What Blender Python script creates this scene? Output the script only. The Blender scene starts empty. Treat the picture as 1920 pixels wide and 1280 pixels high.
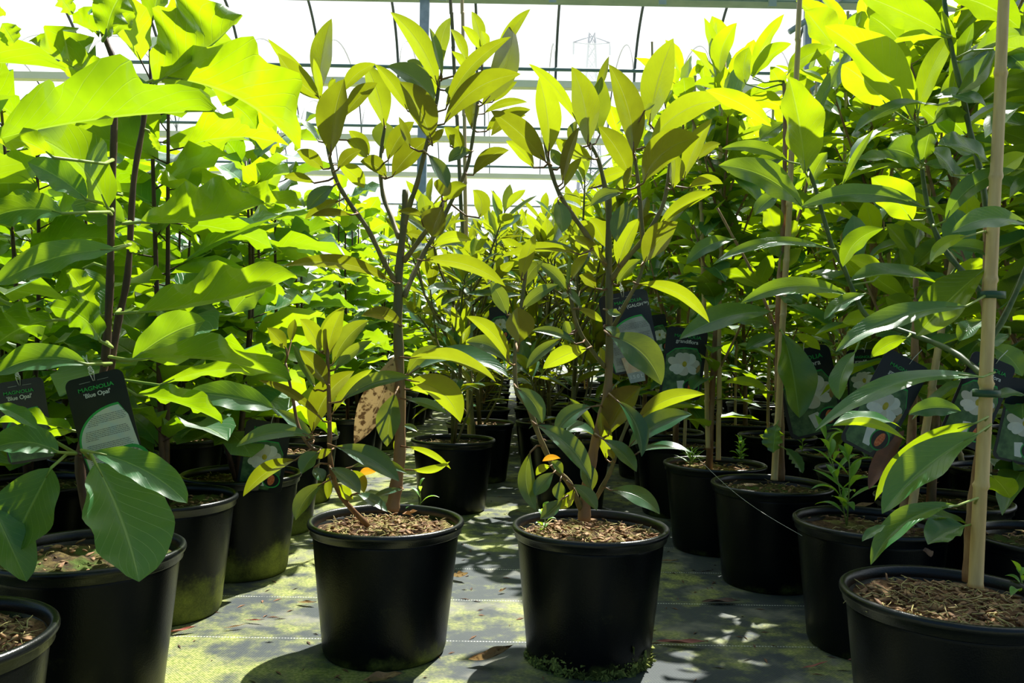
import bpy, math, random
import numpy as np
from mathutils import Vector, Matrix, noise

random.seed(7)
sc = bpy.context.scene
C = sc.collection
R = math.radians

# ------------------------------------------------------------------ camera
F = 1550.0            # focal length in pixels of the 1920 wide frame
CAMH = 0.60           # camera height (m)
ROLL = R(1.0)
cam_d = bpy.data.cameras.new('camera')
cam_d.sensor_width = 36.0
cam_d.lens = F / 1920.0 * 36.0
cam_d.clip_start = 0.02
cam_d.clip_end = 800
cam = bpy.data.objects.new('camera', cam_d)
C.objects.link(cam)
cam.matrix_world = Matrix.Translation((0, 0, CAMH)) @ Matrix.Rotation(R(90), 4, 'X') @ Matrix.Rotation(ROLL, 4, 'Z')
sc.camera = cam

# ------------------------------------------------------------------ light
SUN_DIR = Vector((0.46, 0.88, 1.50)).normalized()      # towards the sun: ahead, a little right, high
world = bpy.data.worlds.new('world')
sc.world = world
world.use_nodes = True
wt = world.node_tree
bg = wt.nodes['Background']
# bright haze on the sun's side, a clear darker blue sky opposite
w_tc = wt.nodes.new('ShaderNodeTexCoord')
w_dot = wt.nodes.new('ShaderNodeVectorMath'); w_dot.operation = 'DOT_PRODUCT'
w_dot.inputs[1].default_value = (0.40, 0.86, 0.30)
wt.links.new(w_tc.outputs['Generated'], w_dot.inputs[0])
w_r = wt.nodes.new('ShaderNodeValToRGB')
w_r.color_ramp.elements[0].position = 0.0
w_r.color_ramp.elements[0].color = (0.10, 0.19, 0.31, 1)
w_r.color_ramp.elements[1].position = 0.62
w_r.color_ramp.elements[1].color = (1.02, 1.10, 1.15, 1)
wt.links.new(w_dot.outputs['Value'], w_r.inputs[0])
wt.links.new(w_r.outputs[0], bg.inputs[0])
bg.inputs[1].default_value = 1.0
sun_d = bpy.data.lights.new('sun', 'SUN')
sun_d.energy = 10.0
sun_d.color = (1.0, 0.965, 0.88)
sun_d.angle = R(0.6)
sun = bpy.data.objects.new('sun', sun_d)
C.objects.link(sun)
sun.rotation_euler = SUN_DIR.to_track_quat('Z', 'Y').to_euler()
sun.location = (3, 6, 9)

sc.view_settings.view_transform = 'Standard'
sc.view_settings.look = 'None'
sc.view_settings.gamma = 1.0
sc.view_settings.use_curve_mapping = False
sc.view_settings.exposure = 0.22
cy = sc.cycles
cy.max_bounces = 7
cy.diffuse_bounces = 4
cy.glossy_bounces = 2
cy.transmission_bounces = 4
cy.transparent_max_bounces = 10
cy.caustics_reflective = False
cy.caustics_refractive = False
cy.sample_clamp_indirect = 6

# ------------------------------------------------------------------ helpers
CR, SR = math.cos(ROLL), math.sin(ROLL)


def ab(px, py):
    u, v = px - 960.0, py - 640.0
    return u * CR + v * SR, -u * SR + v * CR


def pt(px, py, d):
    a, b = ab(px, py)
    return Vector((a / F * d, d, CAMH - b / F * d))


def tag(o, label=None, cat=None, group=None, kind=None):
    if label: o['label'] = label
    if cat: o['category'] = cat
    if group: o['group'] = group
    if kind: o['kind'] = kind
    return o


def link(name, data, parent=None):
    o = bpy.data.objects.new(name, data)
    C.objects.link(o)
    if parent is not None: o.parent = parent
    return o


class MB:
    """collects geometry for one mesh"""
    def __init__(s):
        s.v, s.f, s.n, s.uv, s.rnd, s.mi = [], [], 0, [], [], []
        s.q = []

    def add(s, verts, faces, mi=0, rnd=0.5, uv=None):
        verts = np.asarray(verts, dtype=float).reshape(-1, 3)
        k = len(verts)
        s.v.append(verts)
        s.rnd.append(np.full(k, rnd))
        s.uv.append(np.zeros((k, 2)) if uv is None else uv)
        for f in faces: s.f.append([i + s.n for i in f])
        s.mi += [mi] * len(faces)
        s.n += k

    def grid(s, V, mi=0, rnd=0.5, uv=None, flip=False, closed=False):
        """V: (rows, cols, 3)"""
        r, c = V.shape[:2]
        fs = []
        cc = c if closed else c - 1
        for i in range(r - 1):
            for j in range(cc):
                a, b = i * c + j, i * c + (j + 1) % c
                d, e = a + c, b + c
                fs.append((a, d, e, b) if flip else (a, b, e, d))
        s.add(V.reshape(-1, 3), fs, mi, rnd, uv)

    def tube(s, pts, rad, seg=8, mi=0, rnd=0.5, cap=True):
        P = [Vector(p) for p in pts]
        if not hasattr(rad, '__len__'): rad = [rad] * len(P)
        up = Vector((0.13, 0.31, 0.94))
        rings = []
        for i, p in enumerate(P):
            t = (P[min(i + 1, len(P) - 1)] - P[max(i - 1, 0)])
            t = t.normalized() if t.length > 1e-9 else Vector((0, 0, 1))
            x = t.cross(up)
            if x.length < 0.05: x = t.cross(Vector((1, 0, 0)))
            x.normalize()
            y = t.cross(x)
            rings.append([p + (x * math.cos(a) + y * math.sin(a)) * rad[i] for a in [2 * math.pi * k / seg for k in range(seg)]])
        V = np.array([[tuple(q) for q in ring] for ring in rings])
        n0 = s.n
        s.grid(V, mi, rnd, closed=True, flip=True)
        if cap:
            s.f.append([n0 + k for k in range(seg)]); s.mi.append(mi)
            b = n0 + (len(P) - 1) * seg
            s.f.append([b + seg - 1 - k for k in range(seg)]); s.mi.append(mi)

    def box(s, c, size, M=None, mi=0):
        x, y, z = [q / 2 for q in size]
        vs = [Vector((sx * x, sy * y, sz * z)) for sx in (-1, 1) for sy in (-1, 1) for sz in (-1, 1)]
        if M is not None: vs = [M @ v for v in vs]
        vs = [tuple(v + Vector(c)) for v in vs]
        s.add(vs, [(0, 1, 3, 2), (4, 6, 7, 5), (0, 4, 5, 1), (2, 3, 7, 6), (0, 2, 6, 4), (1, 5, 7, 3)], mi)

    def lathe(s, prof, seg=64, mi=0):
        V = np.array([[(r * math.cos(2 * math.pi * k / seg), r * math.sin(2 * math.pi * k / seg), z) for k in range(seg)] for r, z in prof])
        s.grid(V, mi, closed=True)

    def mesh(s, name, mats, smooth=True):
        me = bpy.data.meshes.new(name)
        V = np.concatenate(s.v)
        me.from_pydata([tuple(x) for x in V], [], s.f)
        for m in mats: me.materials.append(m)
        me.polygons.foreach_set('material_index', s.mi)
        if smooth: me.polygons.foreach_set('use_smooth', [True] * len(me.polygons))
        uv = np.concatenate(s.uv)
        li = np.empty(len(me.loops), dtype=np.int32)
        me.loops.foreach_get('vertex_index', li)
        me.uv_layers.new(name='UVMap').data.foreach_set('uv', uv[li].ravel())
        at = me.attributes.new('rnd', 'FLOAT', 'POINT')
        at.data.foreach_set('value', np.concatenate(s.rnd))
        me.update()
        return me

    def build(s, name, mats, parent=None, smooth=True):
        if not isinstance(mats, (list, tuple)): mats = [mats]
        return link(name, s.mesh(name, mats, smooth), parent)


# ------------------------------------------------------------------ materials
def newmat(name):
    m = bpy.data.materials.new(name)
    m.use_nodes = True
    nt = m.node_tree
    nt.nodes.clear()
    return m, nt


class N:
    def __init__(s, nt): s.nt = nt
    def __call__(s, kind, ins=None, **kw):
        n = s.nt.nodes.new(kind)
        for k, v in kw.items(): setattr(n, k, v)
        for k, v in (ins or {}).items():
            if isinstance(v, bpy.types.NodeSocket): s.nt.links.new(v, n.inputs[k])
            else: n.inputs[k].default_value = v
        return n
    def math(s, op, a, b=0.0, c=None, clamp=False):
        d = {0: a, 1: b}
        if c is not None: d[2] = c
        n = s('ShaderNodeMath', d, operation=op)
        n.use_clamp = clamp
        return n.outputs[0]
    def mix(s, f, a, b, blend='MIX'):
        n = s.nt.nodes.new('ShaderNodeMix')
        n.data_type = 'RGBA'
        n.blend_type = blend
        for idx, v in ((0, f), (6, a), (7, b)):
            if isinstance(v, bpy.types.NodeSocket): s.nt.links.new(v, n.inputs[idx])
            else: n.inputs[idx].default_value = v if idx == 0 else (tuple(v) + (1,) if len(v) == 3 else v)
        return n.outputs[2]
    def ramp(s, f, p0, p1):
        n = s('ShaderNodeMapRange', {0: f, 1: p0, 2: p1, 3: 0.0, 4: 1.0})
        n.interpolation_type = 'SMOOTHSTEP'
        return n.outputs[0]
    def noise(s, scale, detail=3.0, vec=None, rough=0.55):
        d = {'Scale': scale, 'Detail': detail, 'Roughness': rough}
        if vec is not None: d['Vector'] = vec
        return s('ShaderNodeTexNoise', d).outputs[0]


def leaf_mat(name, top, under, trans, trans2, gloss=0.32, ior=1.45, topvein=(0.25, 0.42, 0.12), undervein=(0.35, 0.45, 0.10), nv=13.0, veinstr=0.5, gloss_under=0.15, tfac=0.5, mottle=False):
    m, nt = newmat(name)
    n = N(nt)
    uv = n('ShaderNodeUVMap').outputs[0]
    sep = n('ShaderNodeSeparateXYZ', {0: uv})
    u, v = sep.outputs[0], sep.outputs[1]
    au = n.math('ABSOLUTE', n.math('SUBTRACT', u, 0.5))
    mid = n.math('SUBTRACT', 1.0, n.ramp(au, 0.008, 0.028))
    ph = n.math('SUBTRACT', n.math('MULTIPLY', v, nv), n.math('MULTIPLY', n.math('POWER', au, 0.85), 6.5))
    fr = n.math('FRACT', ph)
    tri = n.math('ABSOLUTE', n.math('SUBTRACT', fr, 0.5))
    side = n.ramp(tri, 0.455, 0.492)
    veins = n.math('MAXIMUM', mid, n.math('MULTIPLY', side, veinstr))
    rnd = n('ShaderNodeAttribute', attribute_name='rnd').outputs['Fac']
    pos = n('ShaderNodeTexCoord').outputs['Object']
    nz = n.noise(30.0, 3, pos)
    vary = n.math('ADD', n.math('MULTIPLY', rnd, 0.75), n.math('MULTIPLY', nz, 0.35))
    topc = n.mix(vary, [c * 0.72 for c in top], [c * 1.35 for c in top])
    undc = n.mix(vary, [c * 0.75 for c in under], [c * 1.3 for c in under])
    trc = n.mix(vary, trans, trans2)
    topc = n.mix(n.math('MULTIPLY', veins, 0.7), topc, topvein)
    if mottle:
        mo_ = n.math('MULTIPLY', n.ramp(n.math('ADD', n.noise(70.0, 4, pos), n.math('MULTIPLY', v, 0.16)), 0.56, 0.66), 0.9)
        undc = n.mix(mo_, undc, (0.07, 0.028, 0.012))
        trc = n.mix(mo_, trc, (0.07, 0.03, 0.01))
    undc = n.mix(n.math('MULTIPLY', veins, 0.6), undc, undervein)
    trc = n.mix(n.math('MULTIPLY', veins, 0.6), trc, [c * 0.55 + d_ * 0.45 + 0.06 for c, d_ in zip(trans, trans2)])
    back = n('ShaderNodeNewGeometry').outputs['Backfacing']
    col = n.mix(back, topc, undc)
    bump = n('ShaderNodeBump', {'Strength': 0.35, 'Distance': 0.002, 'Height': n.math('SUBTRACT', n.math('MULTIPLY', nz, 0.6), veins)}).outputs[0]
    dif = n('ShaderNodeBsdfDiffuse', {'Color': col, 'Normal': bump}).outputs[0]
    tr = n('ShaderNodeBsdfTranslucent', {'Color': trc, 'Normal': bump}).outputs[0]
    body = n('ShaderNodeMixShader', {0: tfac, 1: dif, 2: tr}).outputs[0]
    gl = n('ShaderNodeBsdfGlossy', {'Color': (1, 1, 1, 1), 'Roughness': gloss, 'Normal': bump}).outputs[0]
    fre = n('ShaderNodeFresnel', {'IOR': ior, 'Normal': bump}).outputs[0]
    gf = n.math('MULTIPLY', n.math('MULTIPLY', fre, 0.75), n.math('SUBTRACT', 1.0, n.math('MULTIPLY', back, 1.0 - gloss_under)))
    out = n('ShaderNodeMixShader', {0: gf, 1: body, 2: gl}).outputs[0]
    n('ShaderNodeOutputMaterial', {0: out})
    return m


def pbr(name, col, col2=None, scale=20.0, rough=0.6, bump=0.0, spec=0.5, metallic=0.0, stretch=None, detail=4.0, lo=0.35, hi=0.65, dist=0.003):
    m, nt = newmat(name)
    n = N(nt)
    pos = n('ShaderNodeTexCoord').outputs['Object']
    if stretch: pos = n('ShaderNodeMapping', {'Vector': pos, 'Scale': stretch}).outputs[0]
    nz = n.noise(scale, detail, pos)
    c = n.mix(n.ramp(nz, lo, hi), col, col2 or [x * 0.7 for x in col])
    d = {'Base Color': c, 'Roughness': rough, 'Metallic': metallic, 'Specular IOR Level': spec}
    if bump: d['Normal'] = n('ShaderNodeBump', {'Strength': bump, 'Distance': dist, 'Height': nz}).outputs[0]
    n('ShaderNodeOutputMaterial', {0: n('ShaderNodeBsdfPrincipled', d).outputs[0]})
    return m


M = {}
M['opal'] = leaf_mat('opal_leaf', (0.045, 0.19, 0.07), (0.08, 0.19, 0.03), (0.17, 0.36, 0.002), (0.54, 0.74, 0.004), gloss=0.36, ior=1.5, topvein=(0.30, 0.48, 0.15), undervein=(0.40, 0.52, 0.10), nv=10, veinstr=0.6, tfac=0.52)
M['bronze'] = leaf_mat('bronze_backed_leaf', (0.018, 0.150, 0.060), (0.27, 0.135, 0.035), (0.12, 0.13, 0.003), (0.52, 0.66, 0.008), gloss=0.25, ior=1.62, topvein=(0.22, 0.34, 0.12), undervein=(0.22, 0.10, 0.03), nv=15, veinstr=0.12, tfac=0.5)
M['grandi'] = leaf_mat('evergreen_leaf', (0.028, 0.175, 0.055), (0.075, 0.15, 0.035), (0.14, 0.28, 0.002), (0.62, 0.80, 0.004), gloss=0.26, ior=1.62, topvein=(0.20, 0.40, 0.12), undervein=(0.30, 0.42, 0.08), nv=13, veinstr=0.25, tfac=0.5)
M['dead'] = leaf_mat('withered_leaf', (0.30, 0.18, 0.09), (0.34, 0.24, 0.13), (0.40, 0.24, 0.08), (0.60, 0.42, 0.18), gloss=0.5, ior=1.3, topvein=(0.2, 0.1, 0.05), undervein=(0.45, 0.33, 0.18), tfac=0.3, mottle=True)
M['orange'] = leaf_mat('orange_leaf', (0.75, 0.25, 0.02), (0.75, 0.25, 0.02), (0.9, 0.35, 0.02), (0.9, 0.45, 0.02), tfac=0.4)
M['weed'] = leaf_mat('weed_leaf', (0.10, 0.34, 0.05), (0.14, 0.36, 0.06), (0.4, 0.75, 0.02), (0.6, 0.9, 0.03), gloss=0.4, tfac=0.5)
M['bark_dark'] = pbr('dark_bark', (0.045, 0.022, 0.015), (0.10, 0.05, 0.03), 60, 0.6, 0.4, stretch=(1, 1, 0.3))
M['bark_brown'] = pbr('brown_bark', (0.26, 0.13, 0.06), (0.42, 0.26, 0.13), 50, 0.7, 0.5, stretch=(1, 1, 0.35))
M['bark_olive'] = pbr('olive_bark', (0.13, 0.12, 0.04), (0.22, 0.17, 0.07), 45, 0.6, 0.3, stretch=(1, 1, 0.35))
M['bark_green'] = pbr('green_stem', (0.05, 0.09, 0.025), (0.10, 0.15, 0.04), 45, 0.5, 0.2)
def hero_bark():
    m, nt = newmat('tan_to_olive_bark')
    n = N(nt)
    tc = n('ShaderNodeTexCoord').outputs['Object']
    z = n('ShaderNodeSeparateXYZ', {0: tc}).outputs[2]
    nz = n.noise(60, 5, n('ShaderNodeMapping', {'Vector': tc, 'Scale': (1, 1, .35)}).outputs[0])
    f = n.ramp(n.math('ADD', z, n.math('MULTIPLY', n.math('SUBTRACT', nz, .5), .25)), 0.46, 0.62)
    lo = n.mix(nz, (0.20, 0.10, 0.045), (0.36, 0.22, 0.11))
    hi = n.mix(nz, (0.075, 0.08, 0.028), (0.17, 0.14, 0.06))
    bump = n('ShaderNodeBump', {'Strength': .35, 'Distance': .002, 'Height': nz}).outputs[0]
    n('ShaderNodeOutputMaterial', {0: n('ShaderNodeBsdfPrincipled', {'Base Color': n.mix(f, lo, hi), 'Roughness': .6, 'Normal': bump}).outputs[0]})
    return m


M['bark_hero'] = hero_bark()
M['petiole'] = pbr('leaf_stalk', (0.20, 0.32, 0.05), (0.28, 0.34, 0.07), 45, 0.5)
M['petiole_red'] = pbr('reddish_leaf_stalk', (0.16, 0.07, 0.03), (0.24, 0.14, 0.05), 45, 0.5)
M['tan'] = pbr('bamboo', (0.74, 0.54, 0.25), (0.62, 0.42, 0.18), 25, 0.45, 0.15, stretch=(3, 3, 0.4))
M['tie'] = pbr('plastic_tie', (0.03, 0.09, 0.035), None, 20, 0.4)
M['string'] = pbr('string', (0.75, 0.78, 0.72), None, 20, 0.7)
M['steel'] = pbr('galvanised_steel', (0.36, 0.40, 0.43), (0.46, 0.50, 0.53), 12, 0.45, 0, metallic=0.3)
M['gutter'] = pbr('gutter_steel', (0.36, 0.44, 0.36), (0.46, 0.52, 0.44), 5, 0.5, 0)
M['hoop'] = pbr('dark_hoop', (0.06, 0.075, 0.08), (0.09, 0.10, 0.11), 5, 0.5, 0)
M['rail'] = pbr('green_rail', (0.08, 0.16, 0.15), (0.12, 0.2, 0.19), 5, 0.5, 0)
M['band'] = pbr('pale_side_roll', (0.80, 0.84, 0.60), (0.86, 0.88, 0.68), 2, 0.6, 0)
M['black_card'] = pbr('black_card', (0.008, 0.009, 0.011), None, 20, 0.35)
M['white_print'] = pbr('white_print', (0.82, 0.83, 0.80), None, 20, 0.5)
M['green_print'] = pbr('green_print', (0.03, 0.42, 0.08), None, 20, 0.5)
M['cream_print'] = pbr('cream_panel', (0.66, 0.66, 0.56), (0.55, 0.63, 0.62), 45, 0.45, lo=0.4, hi=0.7)
M['grey_print'] = pbr('grey_panel', (0.42, 0.44, 0.43), None, 30, 0.45)
M['grey_dark'] = pbr('grey_text', (0.10, 0.10, 0.10), None, 30, 0.5)
M['photo_green'] = pbr('leafy_photo_print', (0.03, 0.09, 0.03), (0.10, 0.20, 0.07), 50, 0.35)
M['photo_pale'] = pbr('pale_photo_print', (0.55, 0.62, 0.45), (0.20, 0.16, 0.12), 160, 0.35)
M['petal'] = pbr('petal_print', (0.82, 0.80, 0.74), (0.72, 0.72, 0.70), 40, 0.4)
M['petal_shade'] = pbr('grey_petal_print', (0.62, 0.60, 0.54), (0.70, 0.66, 0.56), 30, 0.4)
M['petal_brown'] = pbr('petal_edge_print', (0.42, 0.28, 0.08), None, 40, 0.4)
M['yellow'] = pbr('stamen_print', (0.55, 0.45, 0.02), None, 60, 0.4)
M['red'] = pbr('seed_cone_print', (0.62, 0.10, 0.03), (0.8, 0.25, 0.08), 300, 0.4)
M['moss'] = pbr('moss', (0.30, 0.33, 0.07), (0.12, 0.15, 0.03), 120, 0.9, 0.8)
M['blue'] = pbr('blue_plastic', (0.02, 0.06, 0.55), None, 20, 0.4)


def pot_mat(name, algae, reach, spec=0.22):
    m, nt = newmat(name)
    n = N(nt)
    tc = n('ShaderNodeTexCoord').outputs['Object']
    z = n('ShaderNodeSeparateXYZ', {0: tc}).outputs[2]
    nz = n.noise(14, 6, tc, 0.7)
    fine = n.noise(420, 2, tc)
    lim = n.math('MULTIPLY', n.math('SUBTRACT', 1.0, n.ramp(z, 0.0, reach)), algae)
    st = n.noise(5.5, 3, n('ShaderNodeMapping', {'Vector': tc, 'Scale': (1, 1, .12)}).outputs[0])
    al = n.ramp(n.math('ADD', n.math('ADD', n.math('MULTIPLY', nz, 1.3), n.math('MULTIPLY', st, 0.9)), lim), 1.35, 2.0)
    dust = n.math('MULTIPLY', n.ramp(fine, 0.66, 0.76), n.ramp(nz, 0.42, 0.62))
    base = n.mix(n.math('MULTIPLY', dust, 0.35), (0.0030, 0.0042, 0.0055), (0.09, 0.09, 0.07))
    c = n.mix(al, base, n.mix(fine, (0.10, 0.14, 0.015), (0.34, 0.36, 0.08)))
    ro = n.math('ADD', 0.30, n.math('MULTIPLY', al, 0.5))
    bump = n('ShaderNodeBump', {'Strength': 0.25, 'Distance': 0.0012, 'Height': n.math('ADD', fine, n.math('MULTIPLY', nz, 2.0))}).outputs[0]
    n('ShaderNodeOutputMaterial', {0: n('ShaderNodeBsdfPrincipled', {'Base Color': c, 'Roughness': ro, 'Specular IOR Level': spec, 'Normal': bump}).outputs[0]})
    return m


M['pot'] = pot_mat('black_pot_plastic', 0.42, 0.05)
M['pot_rim'] = pot_mat('black_rim_plastic', 0.0, 0.05, 0.5)
M['pot_mossy'] = pot_mat('algae_streaked_pot_plastic', 0.72, 0.17)


def soil_mat(name, a, b, c):
    m, nt = newmat(name)
    n = N(nt)
    tc = n('ShaderNodeTexCoord').outputs['Object']
    n1 = n.noise(55, 6, tc, 0.75)
    n2 = n.noise(16, 4, tc)
    col = n.mix(n.ramp(n1, 0.38, 0.64), a, b)
    col = n.mix(n.ramp(n2, 0.5, 0.62), col, c)
    bump = n('ShaderNodeBump', {'Strength': 0.9, 'Distance': 0.006, 'Height': n1}).outputs[0]
    n('ShaderNodeOutputMaterial', {0: n('ShaderNodeBsdfPrincipled', {'Base Color': col, 'Roughness': 0.9, 'Specular IOR Level': 0.2, 'Normal': bump}).outputs[0]})
    return m


M['soil'] = soil_mat('potting_compost', (0.035, 0.018, 0.009), (0.16, 0.09, 0.04), (0.22, 0.19, 0.06))
M['soil_moss'] = soil_mat('mossy_compost', (0.03, 0.018, 0.01), (0.12, 0.09, 0.03), (0.07, 0.11, 0.02))
M['chip'] = pbr('bark_chips', (0.42, 0.25, 0.12), (0.16, 0.08, 0.04), 60, 0.8)
M['straw'] = pbr('straw_bits', (0.55, 0.44, 0.20), (0.40, 0.36, 0.12), 60, 0.8)


def ground_mat():
    m, nt = newmat('woven_ground_cover')
    n = N(nt)
    tc = n('ShaderNodeTexCoord').outputs['Object']
    sp = n('ShaderNodeSeparateXYZ', {0: tc})
    x, y = sp.outputs[0], sp.outputs[1]
    wx = n.math('SINE', n.math('MULTIPLY', x, 2 * math.pi / 0.0052))
    wy = n.math('SINE', n.math('MULTIPLY', y, 2 * math.pi / 0.0058))
    weave = n.math('MULTIPLY', wx, wy)
    big = n.noise(2.6, 5, tc, 0.62)
    med = n.noise(13, 5, tc, 0.65)
    fine = n.noise(160, 3, tc)
    side = n.math('SUBTRACT', 0.045, n.math('MULTIPLY', n.ramp(x, -0.55, 0.0), 0.045))
    al = n.ramp(n.math('ADD', n.math('ADD', n.math('MULTIPLY', big, 0.55), n.math('MULTIPLY', med, 0.45)), side), 0.47, 0.62)
    base = n.mix(n.math('ADD', n.math('MULTIPLY', weave, 0.25), n.math('MULTIPLY', med, 0.5)), (0.035, 0.047, 0.052), (0.10, 0.115, 0.11))
    pale = n.ramp(n.noise(5.0, 4, tc, 0.6), 0.50, 0.66)
    base = n.mix(n.math('MULTIPLY', pale, 0.5), base, (0.34, 0.33, 0.25))
    alc = n.mix(n.ramp(fine, 0.3, 0.7), (0.17, 0.23, 0.03), (0.44, 0.44, 0.14))
    c = n.mix(n.math('MULTIPLY', al, 0.88), base, alc)
    yy = n.math('FRACT', n.math('DIVIDE', n.math('SUBTRACT', y, 1.64), 0.262))
    li = n.math('LESS_THAN', n.math('ABSOLUTE', n.math('SUBTRACT', yy, 0.045)), 0.006)
    dash = n.math('GREATER_THAN', n.math('SINE', n.math('MULTIPLY', x, 2 * math.pi / 0.006)), -0.3)
    c = n.mix(n.math('MULTIPLY', n.math('MULTIPLY', li, dash), n.ramp(med, 0.3, 0.5)), c, (0.62, 0.64, 0.58))
    bump = n('ShaderNodeBump', {'Strength': 0.35, 'Distance': 0.0015, 'Height': n.math('ADD', weave, n.math('MULTIPLY', fine, 1.5))}).outputs[0]
    n('ShaderNodeOutputMaterial', {0: n('ShaderNodeBsdfPrincipled', {'Base Color': c, 'Roughness': 0.62, 'Specular IOR Level': 0.35, 'Normal': bump}).outputs[0]})
    return m


M['ground'] = ground_mat()


def film_mat(name='clear_polythene_film', f=0.11):
    m, nt = newmat(name)
    n = N(nt)
    tr = n('ShaderNodeBsdfTransparent', {'Color': (0.97, 0.98, 0.98, 1)}).outputs[0]
    tl = n('ShaderNodeBsdfTranslucent', {'Color': (0.9, 0.92, 0.92, 1)}).outputs[0]
    n('ShaderNodeOutputMaterial', {0: n('ShaderNodeMixShader', {0: f, 1: tr, 2: tl}).outputs[0]})
    return m


M['film'] = film_mat()
M['film_roof'] = film_mat('clear_roof_film', 0.07)


# ------------------------------------------------------------------ the house: ground, hoops, gutters, film
def structure(o): return tag(o, kind='structure')


g = MB()
g.add([(-30, -3, 0), (30, -3, 0), (30, 60, 0), (-30, 60, 0)], [(0, 1, 2, 3)])
structure(g.build('ground', M['ground'], smooth=False))

BAYS = [8.0, 11.05, 14.1, 17.2]
GZ = 4.0
for bi, y in enumerate(BAYS):
    z = GZ - (0.08 if bi == 0 else 0)
    b = MB()
    w = 0.16 if bi == 0 else 0.11
    b.box((0, y, z), (30, w, 0.035 if bi else 0.05))
    b.box((0, y - w / 2, z + 0.03), (30, 0.02, 0.09))
    b.box((0, y + w / 2, z + 0.03), (30, 0.02, 0.09))
    if bi == 0:
        for k in range(-9, 12):
            b.box((k * 1.05 + 0.33, y - 0.1, z - 0.05), (0.07, 0.05, 0.07))
    structure(b.build('roof_gutter', M['gutter'] if bi == 0 else M['band'], smooth=False))
    if bi:
        b = MB()
        b.tube([(-15, y - 0.1, z + 0.21), (15, y - 0.1, z + 0.21)], 0.024, 8)
        structure(b.build('wall_rail', M['rail']))
    for k in range(0, 4 if bi == 0 else 0):
        b = MB()
        b.box((k * 3.72 - 0.90, y, z / 2), (0.09, 0.06, z))
        structure(b.build('roof_post', M['steel'], smooth=False))
for bi in range(3):
    y0, y1 = BAYS[bi], BAYS[bi + 1]
    yc, hs = (y0 + y1) / 2, (y1 - y0) / 2
    for k in range(-8, 10):
        x = k * 1.05 + 0.52
        pts = [(x, yc + hs * math.cos(a), GZ + 1.0 * math.sin(a)) for a in [math.pi * j / 24 for j in range(25)]]
        b = MB()
        b.tube(pts, 0.018 if bi == 0 else 0.011, 8)
        structure(b.build('roof_hoop', M['hoop']))
    xs = np.linspace(-15, 15, 7)
    V = np.array([[(x, yc + hs * 1.01 * math.cos(a), GZ + 1.02 * math.sin(a)) for x in xs] for a in [math.pi * j / 24 for j in range(25)]])
    b = MB(); b.grid(V)
    structure(b.build('roof_film', M['film']))
# the span over the plants
V = np.array([[(x, 4.0 + 4.0 * math.cos(a), GZ + 1.5 * math.sin(a)) for x in np.linspace(-15, 15, 7)] for a in [math.pi * j / 24 for j in range(25)]])
b = MB(); b.grid(V)
structure(b.build('roof_film', M['film_roof']))
# far wall: film, rails, wire fence
b = MB()
b.grid(np.array([[(x, 17.25, z) for x in np.linspace(-16, 16, 5)] for z in (0, 2, 4)]))
structure(b.build('wall_far', M['film']))
for z in (2.05, 2.5, 2.95, 3.4):
    b = MB(); b.tube([(-15, 17.1, z), (15, 17.1, z)], 0.022, 6)
    structure(b.build('wall_rail', M['steel']))
for z in (2.25, 3.1):
    b = MB(); b.tube([(-15, 17.1, z), (15, 17.1, z)], 0.055, 8)
    structure(b.build('wall_rail', M['band']))
for k in range(-22, 24):
    b = MB(); b.tube([(k * 0.6, 17.0, 0), (k * 0.6, 17.0, 3.3)], 0.008, 5)
    structure(b.build('wall_wire', M['steel']))
# roof braces at the right
for (x0, y0, x1, y1) in ((1600, 150, 1700, 20), (1590, 30, 1640, 75), (1480, 60, 1600, -20), (1625, 60, 1500, 190), (1560, 70, 1540, -15), (1640, 60, 1780, -30)):
    b = MB(); b.tube([pt(x0, y0, 7.9), pt(x1, y1, 7.9)], 0.028, 8)
    structure(b.build('roof_brace', M['steel']))

# pylon far outside
py = link('electricity_pylon', None)
py.location = (0, 0, 0)
tag(py, 'pale steel lattice electricity pylon seen far off through the film', 'pylon')
D = 150.0
b = MB()
top, botm = pt(1110, 62, D), pt(1110, 330, D)
cx = top.x
def pw(z): return 0.5 + (top.z - z) * 0.055
zs = [top.z - k * 2.4 for k in range(18)]
for sx in (-1, 1):
    for sy in (-1, 1):
        b.tube([(cx + sx * pw(z), D + sy * pw(z), z) for z in zs], 0.16, 4)
for i in range(len(zs) - 1):
    for s in (-1, 1):
        b.tube([(cx - s * pw(zs[i]), D - pw(zs[i]), zs[i]), (cx + s * pw(zs[i + 1]), D - pw(zs[i + 1]), zs[i + 1])], 0.10, 4)
        b.tube([(cx - s * pw(zs[i]), D + pw(zs[i]), zs[i]), (cx + s * pw(zs[i + 1]), D + pw(zs[i + 1]), zs[i + 1])], 0.10, 4)
b.tube([(cx, D, 0), (cx, D, zs[-1])], 0.5, 4)
b.build('tower', M['steel'], py)
b = MB()
for s in (-1, 1):
    za = pt(1110, 80, D).z
    b.tube([(cx, D, za + 1.2), (cx + s * 3.4, D, za)], 0.14, 4)
    b.tube([(cx, D, za - 0.3), (cx + s * 3.4, D, za)], 0.14, 4)
b.build('cross_arm', M['steel'], py)
for s in (-1, 1):
    b = MB(); za = pt(1110, 80, D).z
    b.tube([(cx + s * 3.3, D, za), (cx + s * 3.3, D, za - 2.2)], 0.18, 6)
    b.build('insulator', M['steel'], py)


# ------------------------------------------------------------------ leaves
def nrm(v):
    l = np.linalg.norm(v)
    return v / l if l > 1e-9 else v


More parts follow.
